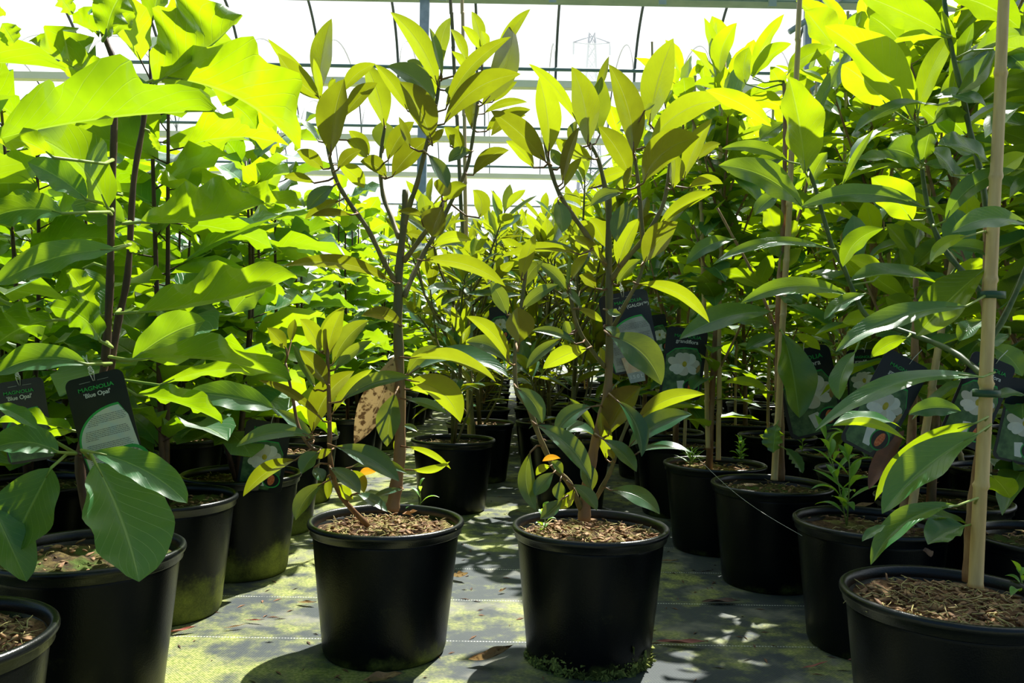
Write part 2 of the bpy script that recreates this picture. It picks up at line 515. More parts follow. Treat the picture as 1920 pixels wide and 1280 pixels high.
def leaf(mb, P0, Pc, P1, D1, D2, Nup, W, p=1.0, q=0.85, nt=9, m=2, wave=0.03, k=3.0, curl=0.06, rnd=0.5, rng=random, mi=0, neck=0.0):
    """a leaf blade on the curve P0-Pc-P1; D1, D2 the two half-blade directions; Nup its upper side"""
    P0, Pc, P1, D1, D2, Nup = [np.array(q_, dtype=float) for q_ in (P0, Pc, P1, D1, D2, Nup)]
    t = np.linspace(0, 1, nt + 1)
    Cn = ((1 - t) ** 2)[:, None] * P0 + (2 * t * (1 - t))[:, None] * Pc + (t ** 2)[:, None] * P1
    T = (2 * (1 - t))[:, None] * (Pc - P0) + (2 * t)[:, None] * (P1 - Pc)
    T /= np.maximum(np.linalg.norm(T, axis=1), 1e-9)[:, None]
    tt = np.clip((t - neck) / (1 - neck), 0, 1)
    h = W / 2 * np.sin(np.pi * tt ** p) ** q
    h = np.maximum(h, W * 0.012)
    h[-1] = W * 0.004
    rows = []
    ph1, ph2 = rng.uniform(0, 6.28), rng.uniform(0, 6.28)
    cols = []
    uvs = []
    for j in range(-m, m + 1):
        D = D1 if j > 0 else D2
        s = abs(j) / m
        Dp = D - (T @ D)[:, None] * T
        Dp /= np.maximum(np.linalg.norm(Dp, axis=1), 1e-9)[:, None]
        Nn = np.cross(T, Dp)
        Nn /= np.maximum(np.linalg.norm(Nn, axis=1), 1e-9)[:, None]
        sg = np.sign(Nn @ Nup)
        sg[sg == 0] = 1
        # one sign along the blade
        sg = 1.0 if sg.sum() >= 0 else -1.0
        wv = wave * W * s ** 1.6 * np.sin(2 * np.pi * k * t + (ph1 if j > 0 else ph2)) * np.sin(np.pi * np.clip(t, 0.02, 0.98)) ** 0.5
        ed = 1.0 + (0.3 * wave * np.sin(2 * np.pi * k * t * 1.0 + (ph2 if j > 0 else ph1)) * s)
        cols.append(Cn + Dp * (h * s * ed)[:, None] + Nn * sg * (curl * h * s * s + wv)[:, None])
        uvs.append(np.stack([np.full_like(t, 0.5 + 0.5 * j / m), t], axis=1))
    V = np.stack(cols, axis=1)
    UV = np.stack(uvs, axis=1).reshape(-1, 2)
    n = np.cross(V[nt // 2, m + 1] - V[nt // 2, m - 1], V[nt // 2 + 1, m] - V[nt // 2, m])
    mb.grid(V, mi, rnd, UV, flip=bool(n @ Nup < 0))


def near_stem(stems, px, py):
    """nearest point of the traced stems in the picture: (distance px, px, py, depth)"""
    best = (1e9, px, py, stems[0][0][2])
    for st in stems:
        for (x0, y0, d0), (x1, y1, d1) in zip(st[:-1], st[1:]):
            dx, dy = x1 - x0, y1 - y0
            L2 = dx * dx + dy * dy
            u = max(0, min(1, ((px - x0) * dx + (py - y0) * dy) / L2)) if L2 else 0
            qx, qy = x0 + u * dx, y0 + u * dy
            dd = math.hypot(px - qx, py - qy)
            if dd < best[0]: best = (dd, qx, qy, d0 + u * (d1 - d0))
    return best


def traced_leaves(mb, pet, stems, crop, spec, rng, style, mi=0, pr=0.0018, maxpet=90):
    """spec rows: base x, y, tip x, y, width, face[, arc[, nearer by m]] in the frame of a crop (ox, oy, scale)"""
    ox, oy, s = crop
    for row in spec:
        bx, by, tx, ty, w, f = row[:6]
        arc = row[6] if len(row) > 6 and row[6] is not None else rng.uniform(-0.04, 0.10)
        dz = row[7] if len(row) > 7 else rng.uniform(-0.03, 0.03)
        lw = row[8] if len(row) > 8 else None
        bx, by, tx, ty, w = ox + bx / s, oy + by / s, ox + tx / s, oy + ty / s, w / s
        dist, qx, qy, qd = near_stem(stems, bx, by)
        L = math.hypot(tx - bx, ty - by) * qd / F
        db = qd - dz + (rng.uniform(-0.4, 0.4) * dist * qd / F)
        dt = db + (rng.uniform(-0.30, -0.12) * L if f in 'tT' else rng.uniform(-0.25, 0.2) * L)
        P0, P1 = pt(bx, by, db), pt(tx, ty, dt)
        T = (P1 - P0).normalized()
        away = (P0 + P1) / 2 - Vector((0, 0, CAMH))
        B = (away - T * away.dot(T)).normalized()
        U = T.cross(B).normalized()
        if U.z < -0.05 or (abs(U.z) <= 0.05 and U.x < 0): U = -U
        if f in 'ut': tau = R(rng.uniform(20, 40))
        else: tau = R(rng.uniform(60, 68))
        fo = R(rng.uniform(8, 18))
        W = w * (db + dt) / 2 / F / max(0.45, math.cos(tau))
        if f in 'uU':
            D1 = U * math.cos(tau - fo) - B * math.sin(tau - fo)
            D2 = -U * math.cos(tau + fo) + B * math.sin(tau + fo)
            Nu = B * math.cos(tau) + U * math.sin(tau)
        elif f in 'tT':
            D1 = U * math.cos(tau - fo) + B * math.sin(tau - fo)
            D2 = -U * math.cos(tau + fo) - B * math.sin(tau + fo)
            Nu = -B * math.cos(tau) + U * math.sin(tau)
        else:   # h: folded, its upper half seen from below, the other half edge on
            W = 2 * w * (db + dt) / 2 / F / 0.9
            D1 = U * 0.9 - B * 0.43
            D2 = U * 0.18 + B * 0.98
            Nu = B + U * 0.3
        Pc = (P0 + P1) / 2 + U * arc * L * 2 + B * rng.uniform(-0.08, 0.12) * L
        if lw is None: lw = rng.uniform(0.1, 0.9)
        if f in 'tT': lw *= 0.4
        wf = {'h': 1.9, 't': 0.45, 'u': 1.2}.get(f, 1.0)
        near = 1 if L * F / qd > 90 else 0
        leaf(mb, P0, Pc, P1, D1, D2, Nu, W, p=style['p'] * rng.uniform(0.93, 1.07), q=style['q'], nt=18 if near else 11, m=5 if near else 3,
             wave=style['wave'] * rng.uniform(0.7, 1.4) * (wf if style is OPAL else 1.0), k=style['k'] * rng.uniform(0.7, 1.3), curl=rng.uniform(-0.05, 0.22), rnd=lw if lw is not None else rng.uniform(0.1, 0.9), rng=rng, mi=mi)
        if pet is not None and dist < maxpet:
            Q = pt(qx, qy, qd)
            mid = (Q + P0) / 2 - T * 0.15 * (P0 - Q).length
            pet.tube([Q, mid, P0, P0 + (Pc - P0) * 0.25], [pr * 1.2, pr, pr * 0.9, pr * 0.4], 6, mi=1)


OPAL = dict(p=1.10, q=0.62, wave=0.12, k=2.9)
BRONZE = dict(p=1.05, q=0.85, wave=0.022, k=1.6)
GRANDI = dict(p=1.02, q=0.80, wave=0.055, k=2.2)


def local_leaf(mb, pet, base, dirv, up, L, W, rng, style, droop=0.15, petl=0.02, nt=6, m=2, rnd=None, mi=0, pr=0.0015):
    """a leaf of a stock plant, in the plant's own space"""
    T = Vector(dirv).normalized()
    up = Vector(up)
    S = T.cross(up)
    if S.length < 0.05: S = T.cross(Vector((1, 0.2, 0)))
    S.normalize()
    Nn = S.cross(T).normalized()
    P0 = Vector(base) + T * petl
    P1 = P0 + T * L * 0.97 - Vector((0, 0, 1)) * L * droop
    Pc = P0 + T * L * 0.5 + Nn * L * droop * 0.35
    fo = R(rng.uniform(5, 22))
    D1 = S * math.cos(fo) + Nn * math.sin(fo)
    D2 = -S * math.cos(fo) + Nn * math.sin(fo)
    leaf(mb, P0, Pc, P1, D1, D2, Nn, W, p=style['p'], q=style['q'], nt=nt, m=m, wave=style['wave'] * rng.uniform(0.5, 1.3), k=style['k'] * rng.uniform(0.7, 1.3),
         curl=rng.uniform(-0.05, 0.2), rnd=rng.random() if rnd is None else rnd, rng=rng, mi=mi)
    if pet is not None:
        pet.tube([base, P0, P0 + (Pc - P0) * 0.2], [pr, pr * 0.9, pr * 0.4], 4, cap=False)


# ------------------------------------------------------------------ pots
def pot_meshes():
    body = MB()
    body.lathe([(0.0005, 0.004), (0.100, 0.004), (0.112, 0.0), (0.1155, 0.003), (0.1185, 0.012), (0.122, 0.05), (0.1285, 0.11), (0.1345, 0.17), (0.1395, 0.222), (0.1405, 0.236),
                (0.1370, 0.236), (0.1350, 0.215), (0.1300, 0.165), (0.0005, 0.160)], 72)
    rim = MB()
    rim.lathe([(0.1400, 0.2290), (0.1440, 0.2285), (0.1452, 0.2300), (0.1458, 0.2400), (0.1490, 0.2415), (0.1500, 0.2440), (0.1502, 0.2470), (0.1492, 0.2500), (0.1465, 0.2520),
               (0.1430, 0.2520), (0.1405, 0.2500), (0.1385, 0.2460), (0.1368, 0.2360), (0.1400, 0.2290)], 72)
    return body, rim


body, rim = pot_meshes()
POT = body.mesh('pot', [M['pot']])
POT_M = body.mesh('pot', [M['pot_mossy']])
RIM = rim.mesh('rim', [M['pot_rim']])


def soil_mesh(seed, mat, chips=140, straw=90, r=0.1362):
    rng = random.Random(seed)
    b = MB()
    seg, rings = 48, 13
    rows = []
    for i in range(rings):
        rr = r * i / (rings - 1) + 0.0003
        rows.append([(rr * math.cos(2 * math.pi * j / seg), rr * math.sin(2 * math.pi * j / seg),
                      0.228 + 0.010 * noise.noise(Vector((rr * math.cos(2 * math.pi * j / seg) * 22 + seed * 3.1, rr * math.sin(2 * math.pi * j / seg) * 22, seed)))
                      + 0.007 * noise.noise(Vector((rr * math.cos(2 * math.pi * j / seg) * 90, rr * math.sin(2 * math.pi * j / seg) * 90, seed + 5)))) for j in range(seg)])
    b.grid(np.array(rows), 0, closed=True)
    def at():
        a, q = rng.uniform(0, 6.28), r * 0.95 * math.sqrt(rng.random())
        return Vector((q * math.cos(a), q * math.sin(a), 0.231 + rng.uniform(-0.003, 0.006)))
    for _ in range(chips):
        p = at()
        M3 = Matrix.Rotation(rng.uniform(0, 6.28), 3, 'Z') @ Matrix.Rotation(rng.uniform(-0.6, 0.6), 3, 'X') @ Matrix.Rotation(rng.uniform(-0.6, 0.6), 3, 'Y')
        l, w_ = rng.uniform(0.006, 0.026), rng.uniform(0.003, 0.010)
        vs = [(-l / 2, -w_ * 0.3, 0), (-l * 0.1, -w_ / 2, 0.001), (l / 2, 0, 0), (0.1 * l, w_ / 2, 0.0015), (-l * 0.4, w_ * 0.4, 0)]
        vs = [tuple(M3 @ Vector(v) + p) for v in vs] + [tuple(M3 @ (Vector(v) * 0.7 - Vector((0, 0, 0.002))) + p) for v in vs]
        b.add(vs, [(0, 1, 2, 3, 4), (9, 8, 7, 6, 5), (0, 5, 6, 1), (1, 6, 7, 2), (2, 7, 8, 3), (3, 8, 9, 4), (4, 9, 5, 0)], 1)
    for _ in range(straw):
        p = at()
        a = rng.uniform(0, 6.28)
        l = rng.uniform(0.008, 0.026)
        d = Vector((math.cos(a), math.sin(a), rng.uniform(-0.15, 0.5))) * l
        e = Vector((rng.uniform(-1, 1), rng.uniform(-1, 1), rng.uniform(0, 1))) * l * 0.25
        b.tube([p, p + d * 0.5 + e, p + d], rng.uniform(0.0004, 0.0009), 4, 2)
    return b.mesh('potting_soil', [mat, M['chip'], M['straw']])


SOILS = [soil_mesh(1, M['soil'], 60, 30), soil_mesh(2, M['soil_moss'], 60, 30), soil_mesh(3, M['soil'], 90, 50)]
SOIL_HERO = soil_mesh(11, M['soil'], 240, 220)
SOIL_HERO2 = soil_mesh(12, M['soil'], 300, 200)
SOIL_RIGHT = soil_mesh(13, soil_mat('brown_fibrous_compost', (0.06, 0.03, 0.015), (0.24, 0.13, 0.065), (0.30, 0.19, 0.10)), 420, 380)


def spot(px, w):
    """ground position of a pot from its rim: centre x and width in the picture"""
    d = 465.0 / w
    bq = (CAMH - 0.252) * F / d
    u = px - 960.0
    v = (bq + u * SR) / CR
    a = u * CR + v * SR
    return a / F * d, d


def base_plant(name, x, y, label, group=None, mossy=False, soil=None, rz=0.0, scale=1.0, cat='potted tree'):
    e = link(name, None)
    e.empty_display_size = 0.1
    e.location = (x, y, 0)
    tag(e, label, cat, group)
    k = link('pot', POT_M if mossy else POT, e)
    k.rotation_euler.z = rz
    link('rim', RIM, k)
    s = link('potting_soil', soil or SOILS[int(abs(x * 31 + y * 17)) % 3], e)
    s.rotation_euler.z = rz
    return e


def world_child(mb, name, mats, root):
    """a part traced in world space, put under its plant (which stands unrotated)"""
    o = mb.build(name, mats, root)
    o.matrix_parent_inverse = Matrix.Translation(-Vector(root.location))
    return o


def stake_mb(p0, p1, r, rng):
    b = MB()
    p0, p1 = Vector(p0), Vector(p1)
    L = (p1 - p0).length
    n = max(3, int(L / 0.13))
    pts, rad = [], []
    for i in range(n):
        a, c = i / n, (i + 1) / n
        for q, f in ((a, 1.12), (a + 0.04 / n, 1.0), (c - 0.06 / n, 0.98), (c - 0.02 / n, 1.16)):
            pts.append(p0 + (p1 - p0) * q + Vector((math.sin(i * 2.1), math.cos(i * 1.7), 0)) * 0.0012)
            rad.append(r * f * (1 - 0.25 * q))
    b.tube(pts, rad, 10)
    return b


def tie_mb(c, r, h=0.008):
    b = MB()
    c = Vector(c)
    prof = [(r, -h / 2), (r + 0.0015, -h / 2), (r + 0.0015, h / 2), (r, h / 2), (r, -h / 2)]
    V = np.array([[(c.x + q * 1.25 * math.cos(2 * math.pi * k / 18), c.y + q * math.sin(2 * math.pi * k / 18), c.z + z) for k in range(18)] for q, z in prof])
    b.grid(V, closed=True)
    return b


# ------------------------------------------------------------------ stock plants (built once, then copied)
def proto_opal(seed, H=1.3, nt=7, m=2):
    rng = random.Random(seed)
    st, fo = MB(), MB()
    for k in range(rng.choice((2, 2, 3))):
        ang = rng.uniform(0, 6.28)
        h = H * rng.uniform(0.82, 1.04)
        lean = rng.uniform(0.03, 0.16) * (k > 0) + rng.uniform(0, 0.04)
        pts = []
        for i in range(9):
            q = i / 8
            z = 0.225 + (h - 0.225) * q
            pts.append(Vector((math.cos(ang) * lean * q ** 0.7 + 0.012 * math.sin(5 * q + seed), math.sin(ang) * lean * q ** 0.7, z)))
        st.tube(pts, [0.0062 * (1 - 0.7 * i / 8) + 0.001 for i in range(9)], 8)
        nl = int((h - 0.30) / 0.032)
        for i in range(nl):
            q = (i + rng.random() * 0.6) / nl
            z = 0.32 + (h - 0.32) * q
            f = (z - 0.225) / (h - 0.225) * 8
            i0 = min(7, int(f))
            base = pts[i0].lerp(pts[i0 + 1], f - i0)
            a = ang + i * 2.4 + rng.uniform(-0.4, 0.4)
            el = R(rng.uniform(-5, 35)) + R(30) * max(0, q - 0.8) * 5
            L = rng.uniform(0.15, 0.24) * (0.75 if q > 0.93 else 1.0)
            d = Vector((math.cos(a) * math.cos(el), math.sin(a) * math.cos(el), math.sin(el)))
            local_leaf(fo, st, base, d, (rng.uniform(-0.35, 0.35), rng.uniform(-0.35, 0.35), 1), L, L * rng.uniform(0.58, 0.72), rng, OPAL, droop=rng.uniform(0.0, 0.32), petl=rng.uniform(0.02, 0.045), nt=nt, m=m, pr=0.0018)
    return st.mesh('stem', [M['bark_dark']]), fo.mesh('foliage', [M['opal']])


def proto_bronze(seed, H=1.15, nt=6, m=2, low=True):
    rng = random.Random(seed)
    st, fo = MB(), MB()
    zt = H * 0.66
    lean = Vector((rng.uniform(-0.05, 0.05), rng.uniform(-0.05, 0.05), 0))
    tr = [Vector((0, 0, 0.22)) + lean * q + Vector((0, 0, (zt - 0.22) * q)) for q in (0, 0.3, 0.6, 1)]
    st.tube(tr, [0.009, 0.0075, 0.007, 0.005], 8)
    br = []
    for k in range(rng.choice((9, 10, 11))):
        q = rng.uniform(0.2, 1.0) if k else 1.0
        b0 = tr[0].lerp(tr[3], q)
        a = k * 2.4 + rng.uniform(-0.4, 0.4)
        out = rng.uniform(0.06, 0.24)
        top = Vector((b0.x + math.cos(a) * out, b0.y + math.sin(a) * out, min(H * rng.uniform(0.72, 0.96), b0.z + rng.uniform(0.2, 0.5))))
        mid = b0.lerp(top, 0.45) + Vector((math.cos(a), math.sin(a), 0)) * 0.03
        br.append((b0, mid, top))
    if low:
        for k in range(3):
            a = rng.uniform(0, 6.28)
            b0 = Vector((math.cos(a) * 0.02, math.sin(a) * 0.02, 0.23))
            top = Vector((math.cos(a) * 0.14, math.sin(a) * 0.14, rng.uniform(0.42, 0.62)))
            br.append((b0, b0.lerp(top, 0.5) + Vector((math.cos(a), math.sin(a), 0)) * 0.025, top))
    for b0, mid, top in br:
        st.tube([b0, b0.lerp(mid, 0.6), mid, mid.lerp(top, 0.6), top], [0.005, 0.0042, 0.0036, 0.003, 0.0022], 6)
        ax = (top - mid).normalized()
        n = rng.randint(9, 12)
        for i in range(n):
            q = 1 - 0.55 * (i / n)
            base = mid.lerp(top, q)
            a = i * 2.4 + rng.uniform(-0.3, 0.3)
            s = ax.cross(Vector((0, 1, 0.2))).normalized()
            t2 = ax.cross(s)
            rad = s * math.cos(a) + t2 * math.sin(a)
            op = R(22 + 58 * (i / n) + rng.uniform(-8, 12))
            d = ax * math.cos(op) + rad * math.sin(op)
            L = rng.uniform(0.095, 0.14)
            local_leaf(fo, st, base, d, ax - rad * 0.15, L, L * rng.uniform(0.30, 0.38), rng, BRONZE, droop=rng.uniform(-0.05, 0.2), petl=0.01, nt=nt, m=m, rnd=min(1, max(0, rng.gauss(0.65 - 0.4 * i / n, 0.15))))
    for k in range(14):
        q = rng.uniform(0.15, 1)
        base = tr[0].lerp(tr[3], q)
        a, el = rng.uniform(0, 6.28), R(rng.uniform(-15, 35))
        L = rng.uniform(0.11, 0.15)
        local_leaf(fo, st, base, (math.cos(a) * math.cos(el), math.sin(a) * math.cos(el), math.sin(el)), (0, 0, 1), L, L * 0.34, rng, BRONZE, droop=rng.uniform(0.05, 0.3), petl=0.02, nt=nt, m=m, rnd=0.3)
    return st.mesh('stem', [M['bark_olive']]), fo.mesh('foliage', [M['bronze']])


def proto_grandi(seed, H=1.6, nt=6, m=2):
    rng = random.Random(seed)
    st, fo = MB(), MB()
    axes = []
    tr = [Vector((0.02 * math.sin(3 * q + seed), 0.015 * math.cos(4 * q), 0.22 + (H * 0.93 - 0.22) * q)) for q in [i / 8 for i in range(9)]]
    st.tube(tr, [0.010 * (1 - 0.75 * i / 8) + 0.0008 for i in range(9)], 8)
    axes.append((tr, 0.10))
    for k in range(rng.choice((11, 12, 13))):
        q = rng.uniform(0.08, 0.85)
        f = q * 8; i0 = min(7, int(f))
        b0 = tr[i0].lerp(tr[i0 + 1], f - i0)
        a = k * 2.4 + rng.uniform(-0.5, 0.5)
        l = rng.uniform(0.22, 0.5) * (1.1 - 0.4 * q)
        o = Vector((math.cos(a), math.sin(a), 0))
        pts = [b0 + o * l * (0.55 * s) ** 0.9 * 0.75 + Vector((0, 0, l * s * 0.95)) for s in (0, 0.25, 0.5, 0.75, 1)]
        st.tube(pts, [0.0045, 0.004, 0.0035, 0.003, 0.002], 6)
        axes.append((pts, 0.0))
    for pts, start in axes:
        L0 = sum((pts[i + 1] - pts[i]).length for i in range(len(pts) - 1))
        n = max(6, int(L0 / 0.030))
        for i in range(n):
            q = start + (1 - start) * (i + 0.5) / n
            f = q * (len(pts) - 1); i0 = min(len(pts) - 2, int(f))
            base = pts[i0].lerp(pts[i0 + 1], f - i0)
            ax = (pts[i0 + 1] - pts[i0]).normalized()
            a = i * 2.4 + rng.uniform(-0.4, 0.4)
            s = ax.cross(Vector((0.1, 1, 0.1))).normalized()
            t2 = ax.cross(s)
            rad = s * math.cos(a) + t2 * math.sin(a)
            op = R(78 - 48 * max(0, q - 0.6) / 0.4 + rng.uniform(-14, 14))
            d = ax * math.cos(op) + rad * math.sin(op)
            L = rng.uniform(0.12, 0.18)
            young = q > 0.8
            local_leaf(fo, st, base, d, ax * 0.9 + Vector((0, 0, 0.3)), L, L * rng.uniform(0.38, 0.50), rng, GRANDI, droop=rng.uniform(0.0, 0.1) if young else rng.uniform(0.05, 0.35), petl=0.015, nt=nt, m=m,
                       rnd=min(1, max(0, rng.gauss(0.85 if young else 0.4, 0.15))))
    return st.mesh('stem', [M['bark_brown']]), fo.mesh('foliage', [M['grandi']])


P_OPAL = [proto_opal(s, h) for s, h in ((1, 1.3), (2, 1.22), (3, 1.36), (4, 1.28), (5, 1.18))]
P_BRONZE = [proto_bronze(s, h) for s, h in ((11, 1.16), (12, 1.08), (13, 1.2), (14, 1.1))]
P_GRANDI = [proto_grandi(s, h) for s, h in ((21, 1.62), (22, 1.75), (23, 1.55), (24, 1.7), (25, 1.66))]
srng = random.Random(99)
STAKES = [stake_mb((0.03, -0.02, 0.16), (0.045 + 0.02 * k, -0.01, 1.55 + 0.14 * k), 0.0062, srng).mesh('bamboo_stake', [M['tan']]) for k in range(3)]
TIES = [tie_mb((0.022 + 0.004 * k, -0.01, z), 0.019).mesh('tie', [M['tie']]) for k, z in enumerate((0.62, 0.95))]


def stock(kind, x, y, label, group, rng, mossy=False, hs=1.0, stake=None):
    protos, nm = {'opal': (P_OPAL, 'potted_magnolia'), 'bronze': (P_BRONZE, 'potted_magnolia'), 'grandi': (P_GRANDI, 'potted_magnolia')}[kind]
    e = base_plant(nm, x, y, label, group, mossy, rz=rng.uniform(0, 6.28))
    st, fo = rng.choice(protos)
    rz = rng.uniform(0, 6.28)
    s = hs * rng.uniform(0.94, 1.06)
    for name, me in (('stem', st), ('foliage', fo)):
        o = link(name, me, e)
        o.rotation_euler.z = rz
        o.location.z = 0.225 * (1 - s)
        o.scale = (s, s, s)
    if stake if stake is not None else kind == 'grandi':
        k = link('bamboo_stake', rng.choice(STAKES), e)
        k.rotation_euler.z = rng.uniform(0, 6.28)
        for t in TIES: link('tie', t, k)
    return e


prng = random.Random(5)
# first rows, each known by where it stands
OPAL_ROW = [(312, 258, 'broad-leaved magnolia in an algae-streaked black pot, second of the left aisle row'),
            (453, 219, 'broad-leaved magnolia in a pot with yellow algae low down, third of the left row'),
            (515, 180, 'broad-leaved magnolia in a black pot half hidden behind the bronze-leaved centre left tree'),
            (560, 152, 'broad-leaved magnolia in a black pot, fifth pot of the left aisle row')]
taken = []
for px, w, lb in OPAL_ROW:
    x, y = spot(px, w)
    stock('opal', x, y, lb, None, prng, mossy=True)
    taken.append((x, y))
BR_ROW = [(850, 158, 'bronze-backed magnolia in a black pot just behind the left of the two front trees'),
          (900, 130, 'bronze-backed magnolia, second pot deep on the left edge of the centre aisle'),
          (903, 108, 'bronze-backed magnolia, third pot deep on the left edge of the centre aisle'),
          (1071, 154, 'bronze-backed magnolia in a black pot directly behind the right tree of the two in front'),
          (1030, 127, 'bronze-backed magnolia, second pot deep on the right edge of the centre aisle'),
          (1016, 106, 'bronze-backed magnolia, third pot deep on the right edge of the centre aisle')]
for i, (px, w, lb) in enumerate(BR_ROW):
    x, y = spot(px, w)
    stock('bronze', x, y, lb, None, prng, stake=False, hs=1.10)
    taken.append((x, y))
GR_ROW = [(1269, 158, 'evergreen magnolia in a black pot behind the staked row, nearest the right centre tree'),
          (1457, 143, 'evergreen magnolia in a black pot in the third line back on the right'),
          (1580, 170, 'evergreen magnolia in a black pot behind the staked tree with the white flower tag'),
          (1632, 197, 'evergreen magnolia in a black pot just behind the pot with the tall green weed'),
          (1767, 240, 'evergreen magnolia in a black pot behind the big front right pot'),
          (1985, 300, 'evergreen magnolia in a black pot cut by the right edge behind the bamboo stake')]
for px, w, lb in GR_ROW:
    x, y = spot(px, w)
    stock('grandi', x, y, lb, None, prng)
    taken.append((x, y))
hand = [spot(165, 345), spot(-165, 490), spot(725, 290), spot(1107, 293), spot(1784, 393), spot(1632, 278), spot(1446, 221), spot(1340, 190)]
taken += hand


def free(x, y, r=0.34):
    return all((x - a) ** 2 + (y - c) ** 2 > r * r for a, c in taken)


for iy in range(0, 18):
    y = 1.5 + iy * 0.44
    for ix in range(12):
        x = -1.15 - ix * 0.42 + prng.uniform(-0.03, 0.03)
        yy = y + prng.uniform(-0.03, 0.03)
        if abs(x) > 0.66 * yy + 0.45 or not free(x, yy): continue
        if iy > 8 and (ix + iy) % 2 == 0: continue
        stock('opal', x, yy, 'broad-leaved green magnolia crowded in the block left of the aisle, behind the front row', 'magnolias crowded in the left block', prng)
    for ix in (0,):
        x, yy = -0.74 + prng.uniform(-0.03, 0.03), y
        if yy > 3.2 and free(x, yy): stock('opal', x, yy, 'broad-leaved green magnolia far along the row at the left of the aisle', 'far magnolias in the left aisle row', prng)
for iy in range(0, 10):
    y = 4.75 + iy * 0.46
    for x0 in (-0.17, 0.19):
        x, yy = x0 + prng.uniform(-0.02, 0.02), y
        stock('bronze', x, yy, 'bronze-backed magnolia far down the centre aisle, beyond the nearer pots', 'far magnolias along the centre aisle', prng, stake=False, hs=1.28)
for iy in range(0, 18):
    y = 1.55 + iy * 0.44
    for ix in range(13):
        x = 0.62 + ix * 0.42 + prng.uniform(-0.03, 0.03)
        yy = y + prng.uniform(-0.03, 0.03)
        if ix == 0 and yy < 3.2: continue
        if abs(x) > 0.66 * yy + 0.45 or not free(x, yy): continue
        if iy > 8 and (ix + iy) % 2 == 0: continue
        stock('grandi', x, yy, 'staked evergreen magnolia crowded in the block right of the aisle, behind the front rows', 'magnolias crowded in the right block', prng)

# ------------------------------------------------------------------ the traced plants in front
def z3(pts, d): return [(x, y, d + (dd[0] if dd else 0)) for x, y, *dd in pts]


def stem_parts(name, mat, root, stems, rads, seg=10):
    for st, (r0, r1) in zip(stems, rads):
        b = MB()
        P = [pt(*q) for q in st]
        # smooth the polyline
        Q, rr = [], []
        n = len(P)
        for i in range(n - 1):
            p0, p1, p2, p3 = P[max(0, i - 1)], P[i], P[i + 1], P[min(n - 1, i + 2)]
            for k in range(4):
                t = k / 4
                Q.append(0.5 * ((2 * p1) + (p2 - p0) * t + (2 * p0 - 5 * p1 + 4 * p2 - p3) * t * t + (3 * p1 - p0 - 3 * p2 + p3) * t ** 3))
                rr.append(r0 + (r1 - r0) * (i + t) / (n - 1))
        Q.append(P[-1]); rr.append(r1)
        rr = [r * (1 + 0.10 * math.sin(k * 1.9)) for k, r in enumerate(rr)]
        b.tube(Q, rr, seg)
        world_child(b, name, mat, root)


c2, c3 = (480, 0, 3.657), (880, 0, 3.657)
c6, c7 = (420, 350, 3.4286), (880, 350, 3.46)
c3b, c4b = (420, 640, 3.5556), (940, 640, 3.764)
c4, c8, c5b = (1300, 0, 3.048), (1300, 400, 3.048), (1380, 700, 3.5556)
c1, c5, c1b, c2b = (0, 0, 2.977), (0, 400, 3.2), (0, 650, 3.6577), (0, 930, 3.0968)

# ---- left centre tree
x, y = spot(725, 290)
root = base_plant('potted_magnolia', x, y, 'bronze-backed magnolia with a side shoot and withered leaf, left of the two front trees', soil=SOIL_HERO)
d0 = y
trunk = [[(735, 956, d0), (742, 915, d0), (750, 840, d0), (749, 700, d0), (746, 600, d0), (749, 500, d0), (757, 420, d0), (760, 356, d0)]]
branch = [[(742, 530, d0), (722, 495, d0 - .02), (690, 430, d0 - .04), (655, 380, d0 - .05), (632, 340, d0 - .05), (617, 290, d0 - .05), (600, 190, d0 - .05)],
          [(748, 445, d0), (735, 410, d0 + .03), (718, 365, d0 + .05), (713, 300, d0 + .05), (722, 235, d0 + .05)],
          [(757, 490, d0), (790, 445, d0 - .03), (815, 410, d0 - .05), (832, 376, d0 - .06)],
          [(757, 425, d0), (768, 385, d0 - .01), (783, 340, d0 - .03), (800, 270, d0 - .04), (817, 200, d0 - .04), (824, 150, d0 - .04)],
          [(758, 555, d0), (775, 515, d0 + .03), (797, 470, d0 + .06), (815, 440, d0 + .06), (850, 370, d0 + .07), (875, 315, d0 + .07), (886, 262, d0 + .07), (897, 180, d0 + .07)]]
shoot = [[(690, 985, d0 + .01), (640, 930, d0 - .03), (620, 870, d0 - .06), (618, 800, d0 - .06), (616, 720, d0 - .06), (614, 650, d0 - .06), (618, 600, d0 - .06)],
         [(618, 845, d0 - .06), (585, 840, d0 - .06), (560, 800, d0 - .05), (548, 740, d0 - .05), (535, 680, d0 - .05)]]
stems = trunk + branch + shoot
stem_parts('trunk', M['bark_hero'], root, trunk, [(0.0135, 0.0055)])
bb = lambda nm, mt, rt, a=(branch, [(0.0055, 0.003)] * 5): stem_parts(nm, mt, rt, *a)
sb = lambda nm, mt, rt, a=(shoot, [(0.0055, 0.003), (0.004, 0.0025)]): stem_parts(nm, mt, rt, *a)
fol = MB()
hr = random.Random(31)
